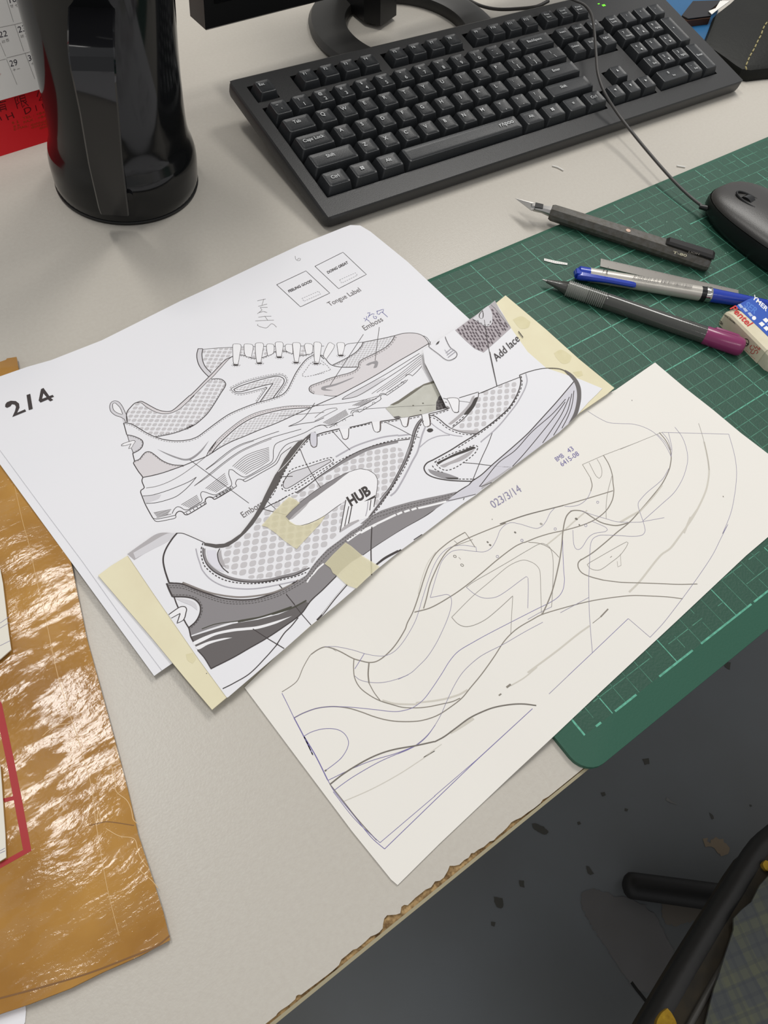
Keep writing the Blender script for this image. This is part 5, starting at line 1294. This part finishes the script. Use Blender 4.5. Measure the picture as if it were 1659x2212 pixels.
b = MB(); slab(b, -.10, .11, 0, .17, -.0012, 0, m_red2); b.build('red_front_card', cal)
b = MB(); v = [cp(-.10, .17, 0), cp(.11, .17, 0)]; foot = [Vector((p.x, p.y, 0)) + cn * .095 for p in (cp(-.10, 0), cp(.11, 0))]; b.add(v + foot, [(0, 1, 3, 2)], m_red2); b.build('rear_support', cal)
PH = .0345
b = MB(); slab(b, -.10, .11, PH, .165, .0, .0022, m_cp)
Tc = lambda x, y, z: un_plane(x, y, C1 + nf * .0022, nf) + nf * z
d = Sheet(Tc, mb=b); d.N = nf; m_ck = mat('calendar_black', (40, 34, 48), .6); m_cg = mat('calendar_grey', (128, 124, 120), .6); m_crd = mat('calendar_red_text', (176, 60, 50), .6)
for t in ("i -200,450 0,385 200,345 380,300 480,272", "i -200,890 0,850 80,828", "i 90,815 330,755 480,712 560,690", "i 95,0 190,310", "i 210,350 335,720", "i 0,600 80,790", "i 90,830 240,1190", "i 350,740 490,1110"): d.stroke(t, .8, m_cg, smooth=False)
d.text('16', (140, 45), (232, 20), (-18, -78), m_ck, crop='i'); d.text('22', (-5, 530), (108, 505), (-18, -80), m_ck, crop='i'); d.text('23', (262, 462), (368, 432), (-20, -84), m_ck, crop='i')
d.text('29', (148, 938), (252, 915), (-20, -84), m_ck, crop='i'); d.text('30', (405, 860), (510, 835), (-18, -80), m_ck, crop='i'); d.text('15', (-150, 110), (-50, 85), (-18, -78), m_ck, crop='i')
def cjk(cr, x, y, s_, ch, m, w=.8, rot=-.27):
    """strokes on a 0..10 square"""
    for st in ch:
        c, q = math.cos(rot), math.sin(rot)
        d.stroke([(CROP[cr][0] + (x + (a * c - bb * q) * s_ / 10) * CROP[cr][2], CROP[cr][1] + (y + (a * q + bb * c) * s_ / 10) * CROP[cr][2]) for a, bb in st], w, m, smooth=False)
SHI = [[(0, 5), (10, 5)], [(5, 0), (5, 10)]]; YI = [[(0, 5), (10, 5)]]; ER = [[(1, 2), (9, 2)], [(0, 9), (10, 9)]]; NIAN = [[(0, 3), (10, 3)], [(2.5, 0), (2.5, 9), (8, 9)], [(7.5, 0), (7.5, 9)]]; QI = [[(0, 5), (10, 3)], [(4, 0), (4, 8), (5, 10), (10, 10), (10, 8)]]
CHU = [[(1, 0), (2, 2)], [(0, 3), (4, 3), (0, 8)], [(2, 5), (2, 10)], [(5, 2), (10, 2), (9, 10), (8, 9)], [(7, 2), (5, 10)]]; SI = [[(1, 1), (9, 1), (9, 9), (1, 9), (1, 1)], [(4, 1), (3, 6)], [(6, 1), (6, 6), (8, 6)]]; WU = [[(1, 0), (9, 0)], [(5, 0), (4, 10)], [(2, 5), (8, 5), (8, 10)], [(0, 10), (10, 10)]]
for ch, x, y in ((NIAN, 140, 70), (QI, 205, 58), (CHU, 22, 568), (SI, 80, 550), (CHU, 285, 492), (WU, 345, 476), (SHI, 175, 965), (YI, 232, 952), (SHI, 432, 878), (ER, 490, 865)): cjk('i', x, y, 42, ch, m_cg, .8)
cjk('i', -30, 1030, 40, SHI, m_crd, .8)
b.build('calendar_pages', cal)
d = Sheet(lambda x, y, z: un_plane(x, y, C1, nf) + nf * z); d.N = nf; m_cd = mat('calendar_dark_foil', (92, 22, 22), .35); m_go = mat('calendar_gold_text', (150, 62, 26), .35)
XIAN = [[(0, 0), (0, 10)], [(0, 0), (3, 0), (1.5, 3), (3, 5), (.5, 6)], [(4.5, 0), (9, 0), (9, 4.5), (4.5, 4.5)], [(4.5, 2.2), (9, 2.2)], [(4.5, 0), (4.5, 10), (6.5, 8.5)], [(6, 4.5), (10, 10)], [(9.5, 5.5), (7.5, 7)]]
YOU = [[(0, 1.5), (10, 1.5)], [(5, 0), (0, 6)], [(3, 4), (3, 10)], [(3, 4), (8.5, 4), (8.5, 10), (7.5, 9)], [(3, 6), (8.5, 6)], [(3, 8), (8.5, 8)]]; GONG = [[(3, 0), (0, 5)], [(6, 0), (10, 5)], [(5, 4), (1, 9), (8, 8.5)], [(6.5, 6.5), (9, 10)]]
cjk('i', -70, 1440, 150, YOU, m_cd, 2.0); cjk('i', 205, 1375, 160, XIAN, m_cd, 2.0); cjk('i', 500, 1290, 150, GONG, m_cd, 2.0)
for t, a, c, u in (('H', (-60, 1710), (30, 1690), (-35, -70)), ('H', (110, 1690), (205, 1655), (-35, -80)), ('D', (355, 1610), (450, 1565), (-25, -80)), ('I', (512, 1560), (522, 1556), (-20, -80)), ('N', (610, 1530), (700, 1500), (-25, -70)), ('H', (750, 1490), (830, 1465), (-25, -70))): d.text(t, a, c, u, m_cd, crop='i')
for t, a, c in (('TEL : +84', (320, 1680), (630, 1590)), ('FAX : +84', (335, 1735), (650, 1640)), ('E-MAIL: dinhhai@', (200, 1835), (690, 1700)), ('dinhhai', (440, 1810), (690, 1740)), ('dinhhai', (560, 1820), (720, 1770))): d.text(t, a, c, (-8, -30), m_go, crop='i')
cjk('i', 165, 1715, 30, SI, m_go, .9); cjk('i', 225, 1700, 30, WU, m_go, .9); cjk('i', 185, 1765, 30, CHU, m_go, .9); cjk('i', 240, 1750, 30, SI, m_go, .9)
d.mb.build('base_lettering', cal)

# ------------------------------------------------------------------ monitor
mon = thing('monitor', (.10, .40, 0), 'black monitor on a ring shaped stand behind the keyboard', 'monitor')
m_mon = mat('monitor_black', (16, 16, 17), .35); m_ring = mat('stand_dark_grey', (58, 57, 55), .40); m_scr2 = mat('monitor_screen_off', (10, 10, 11), .2)
MZ = .052; ma = un(444, 68.5, MZ); mx = Vector((math.cos(R(2.3)), math.sin(R(2.3)), 0)); my = Vector((-mx.y, mx.x, 0))
b = MB(); W_, H_, D_ = .49, .30, .022
def mbox(b, a0, a1, y0, y1, z0, z1, m, ch=.0015):
    L = []
    for g, z in ((ch, z0), (0, z0 + ch), (0, z1 - ch), (ch, z1)):
        L.append([tuple(ma + mx * a + my * y + Vector((0, 0, z - MZ))) for a, y in ((a0 + g, y0 + g), (a1 - g, y0 + g), (a1 - g, y1 - g), (a0 + g, y1 - g))])
    loft(b, L, m, True, True)
mbox(b, 0, W_, 0, D_, MZ, MZ + H_, m_mon); b.build('monitor_housing', mon, smooth=30)
b = MB(); mbox(b, .009, W_ - .009, -.0008, .001, MZ + .018, MZ + H_ - .009, m_scr2, .0003); b.build('screen', mon)
RC = Vector((.102, .378, 0)); b = MB(); n = 72; loops = []
for r_, z_ in ((.056, .0005), (.089, .0005), (.0905, .004), (.088, .0085), (.082, .010), (.062, .010), (.0575, .009), (.056, .006)):
    loops.append([tuple(RC + Vector((r_ * math.cos(2 * math.pi * k / n), r_ * math.sin(2 * math.pi * k / n), z_))) for k in range(n)])
loops.append(loops[0]); loft(b, loops, m_ring, False, False); b.build('stand_base', mon, smooth=40)
b = MB(); nb = un(815, 55, .004)
sec_ = lambda z, g, ys: [(nb.x - .008 - g + dx, nb.y + dy + ys, z) for dx, dy in ((.0, .010), (.010, -.002), (.036, .008), (.040, .050), (.0, .052))]
loft(b, [sec_(.004, 0, 0), sec_(.06, .003, .006), sec_(.2, .004, .012)], m_mon, True, True); b.build('stand_neck', mon, smooth=20)

# ------------------------------------------------------------------ pouch, notebook, folder at the top right
m_lea = mat('dark_green_leather', (17, 19, 13), .6, spec=.3, noise=(40, .3, (9, 9, 6)), bump=(300, .3)); m_sti = mat('tan_stitch', (150, 140, 96), .7)
pc = thing('leather_pouch', tuple(un(1640, 120, 0)), 'dark leather pouch with tan stitching beside the keyboard', 'pouch')
PZ = .012
out = [(p.x, p.y) for p in (un(x, y, PZ) for x, y in ((1577, 2), (1546, 26), (1538, 48), (1520, 92), (1545, 106), (1568, 122), (1588, 137), (1604, 147), (1625, 150), (1659, 146), (1760, 138), (1800, 20), (1760, -60), (1620, -40)))]
b = MB(); prism(b, out, .0003, PZ, m_lea, .006); b.build('pouch_body', pc, smooth=40)
d = Sheet(lambda x, y, z: un(x, y, PZ + .0002 + z)); P = spline(d.parse("l 1700,320 1640,385 1580,480 1540,600 1490,690 1420,840 1350,960 1300,1080 1275,1160 1330,1230"), 2)
b = MB()
acc = 0
for i in range(0, len(P) - 4, 5): tube(b, [un(P[i][0], P[i][1], PZ + .0004), un(P[min(i + 3, len(P) - 1)][0], P[min(i + 3, len(P) - 1)][1], PZ + .0004)], .0007, m_sti, 6)
tag(b.build('stitching', pc), 'tan stitching')
b = MB(); prism(b, [(p.x, p.y) for p in (un(x, y, .002) for x, y in ((1400, -40), (1560, -40), (1552, 20), (1536, 70), (1560, 120), (1540, 120), (1470, 60), (1420, -5)))], .0002, .002, mat('blue_folder', (28, 92, 138), .4))
tag(b.build('folder'), 'flat blue folder on the desk behind the right end of the keyboard', 'folder')
nbk = thing('notebook', tuple(un(1520, 20, .002)), 'small black notebook with a brown edge on the blue folder', 'notebook')
b = MB(); q = [(p.x, p.y) for p in (un(x, y, .010) for x, y in ((1497, 2), (1560, 0), (1533, 22), (1536, 34), (1487, 40), (1473, 33), (1486, 16)))]; prism(b, q, .0085, .010, mat('notebook_black', (22, 20, 24), .4)); b.build('cover', nbk)
b = MB(); prism(b, [(x - .0008, y - .0008) for x, y in q], .0021, .0084, mat('notebook_brown_edge', (78, 50, 34), .6)); b.build('page_block', nbk)
b = MB(); prism(b, [(p.x, p.y) for p in (un(x, y, .0115) for x, y in ((1556, 1), (1577, 1), (1548, 22), (1538, 30), (1531, 23), (1546, 17)))], .0105, .0112, m_scr)
tag(b.build('paper_slip'), 'small white paper slip between the notebook and the leather pouch', 'paper')

# ------------------------------------------------------------------ chair with plaid cloth
SZ = -.30
ch = thing('chair', tuple(un(1600, 2150, FZ)), 'worn black chair with split upholstery below the desk', 'chair')
m_vin = mat('black_worn_vinyl', (26, 25, 24), .55, bump=(80, .4)); m_vb = mat('vinyl_brown_backing', (46, 38, 22), .8, noise=(60, .2, (28, 24, 16))); m_foam = mat('yellow_foam', (170, 136, 34), .95, noise=(150, .25, (130, 98, 20)), bump=(200, 1))
edge_px = [(1860, 1700), (1760, 1735), (1700, 1765), (1659, 1797), (1630, 1822), (1605, 1858), (1575, 1908), (1510, 2012), (1445, 2120), (1378, 2235), (1300, 2370), (1250, 2480)]
E_ = [un(x, y, SZ) for x, y in edge_px]
b = MB(); seat = [(p.x + .004, p.y - .008) for p in spline(E_, .01)] + [(-.15, -1.0), (.3, -1.05), (.5, -.75), (.42, -.36)]
prism(b, seat, SZ - .055, SZ + .002, m_vb, .004); b.build('seat', ch, smooth=40)
b = MB(); tube(b, [p + Vector((.005, -.008, -.008)) for p in spline(E_, .008)], .0110, m_vin, 14); tag(b.build('seat_rim', ch, smooth=60), 'black vinyl rim')
b = MB(); tube(b, [p + Vector((.010, -.024, .0035)) for p in spline(E_, .008)], .0028, mat('seat_welt', (58, 56, 52), .5), 8); b.build('welt', ch, smooth=60)
for t in ("Z 1418,2212 1428,2190 1442,2178 1452,2190 1462,2215 1450,2240 1420,2240", "Z 1648,1866 1654,1858 1662,1862 1670,1880 1656,1880"):
    b = MB(); F_ = lambda x, y: SZ + .007 + .001 * math.sin(x * 500) * math.cos(y * 430); sheet_mesh(b, px_poly(t, F_, True), F_, .006, m_foam, .004); tag(b.build('torn_foam', ch), 'yellow foam showing through a tear')
b = MB(); LZ = FZ + .0165; la = un(1352, 1911, LZ); lb = un(1600, 1945, LZ); dl = (lb - la).normalized()
tube(b, [la + dl * (-.003), la, la + dl * .004, la + dl * .010, lb, lb + dl * .12], [.006, .012, .0155, .0165, .0175, .02], m_vin, 16); b.build('base_leg', ch, smooth=50)
ce = lb + dl * .12
b = MB(); tube(b, [(ce.x, ce.y, FZ + .002), (ce.x, ce.y, SZ - .055)], .025, m_vin, 16); b.build('column', ch, smooth=50)
m_pl_ = bpy.data.materials.new('plaid_cotton'); m_pl_.use_nodes = True; nt = m_pl_.node_tree; P_ = nt.nodes['Principled BSDF']; P_.inputs['Roughness'].default_value = .95
tc = nt.nodes.new('ShaderNodeTexCoord'); prev = None
base = nt.nodes.new('ShaderNodeRGB'); base.outputs[0].default_value = rgb((66, 69, 68)); prev = base.outputs[0]
for rot, sc_, thr, colr, fac in ((18, 12, .75, (84, 86, 66), .42), (108, 12, .75, (84, 86, 66), .42), (18, 34, .85, (52, 55, 61), .35), (108, 34, .85, (52, 55, 61), .35), (18, 12, .1, None, 0)):
    if colr is None: continue
    mpn = nt.nodes.new('ShaderNodeMapping'); mpn.inputs['Rotation'].default_value = (0, 0, R(rot)); wv = nt.nodes.new('ShaderNodeTexWave'); wv.inputs['Scale'].default_value = sc_; wv.inputs['Distortion'].default_value = .15
    rp = nt.nodes.new('ShaderNodeValToRGB'); rp.color_ramp.elements[0].position = thr - .12; rp.color_ramp.elements[1].position = thr; mul = nt.nodes.new('ShaderNodeMath'); mul.operation = 'MULTIPLY'; mul.inputs[1].default_value = fac
    mix = nt.nodes.new('ShaderNodeMixRGB'); mix.inputs[2].default_value = rgb(colr)
    nt.links.new(tc.outputs['Object'], mpn.inputs['Vector']); nt.links.new(mpn.outputs['Vector'], wv.inputs['Vector']); nt.links.new(wv.outputs['Fac'], rp.inputs['Fac']); nt.links.new(rp.outputs['Color'], mul.inputs[0]); nt.links.new(mul.outputs[0], mix.inputs[0]); nt.links.new(prev, mix.inputs[1]); prev = mix.outputs[0]
nt.links.new(prev, P_.inputs['Base Color'])
b = MB(); FC = lambda x, y: SZ + .012 + .0022 * math.sin(x * 70 + y * 40) + .0012 * math.sin(y * 130)
sheet_mesh(b, px_poly("Z 1700,1850 1662,1890 1642,1912 1624,1948 1604,1964 1585,1984 1585,2008 1572,2048 1563,2075 1554,2105 1543,2135 1534,2170 1524,2212 1490,2330 1470,2480 2100,2500 2100,1900", FC), FC, .002, m_pl_, .008)
tag(b.build('plaid_cloth', smooth=60), 'grey green plaid cloth draped on the chair seat', 'cloth')
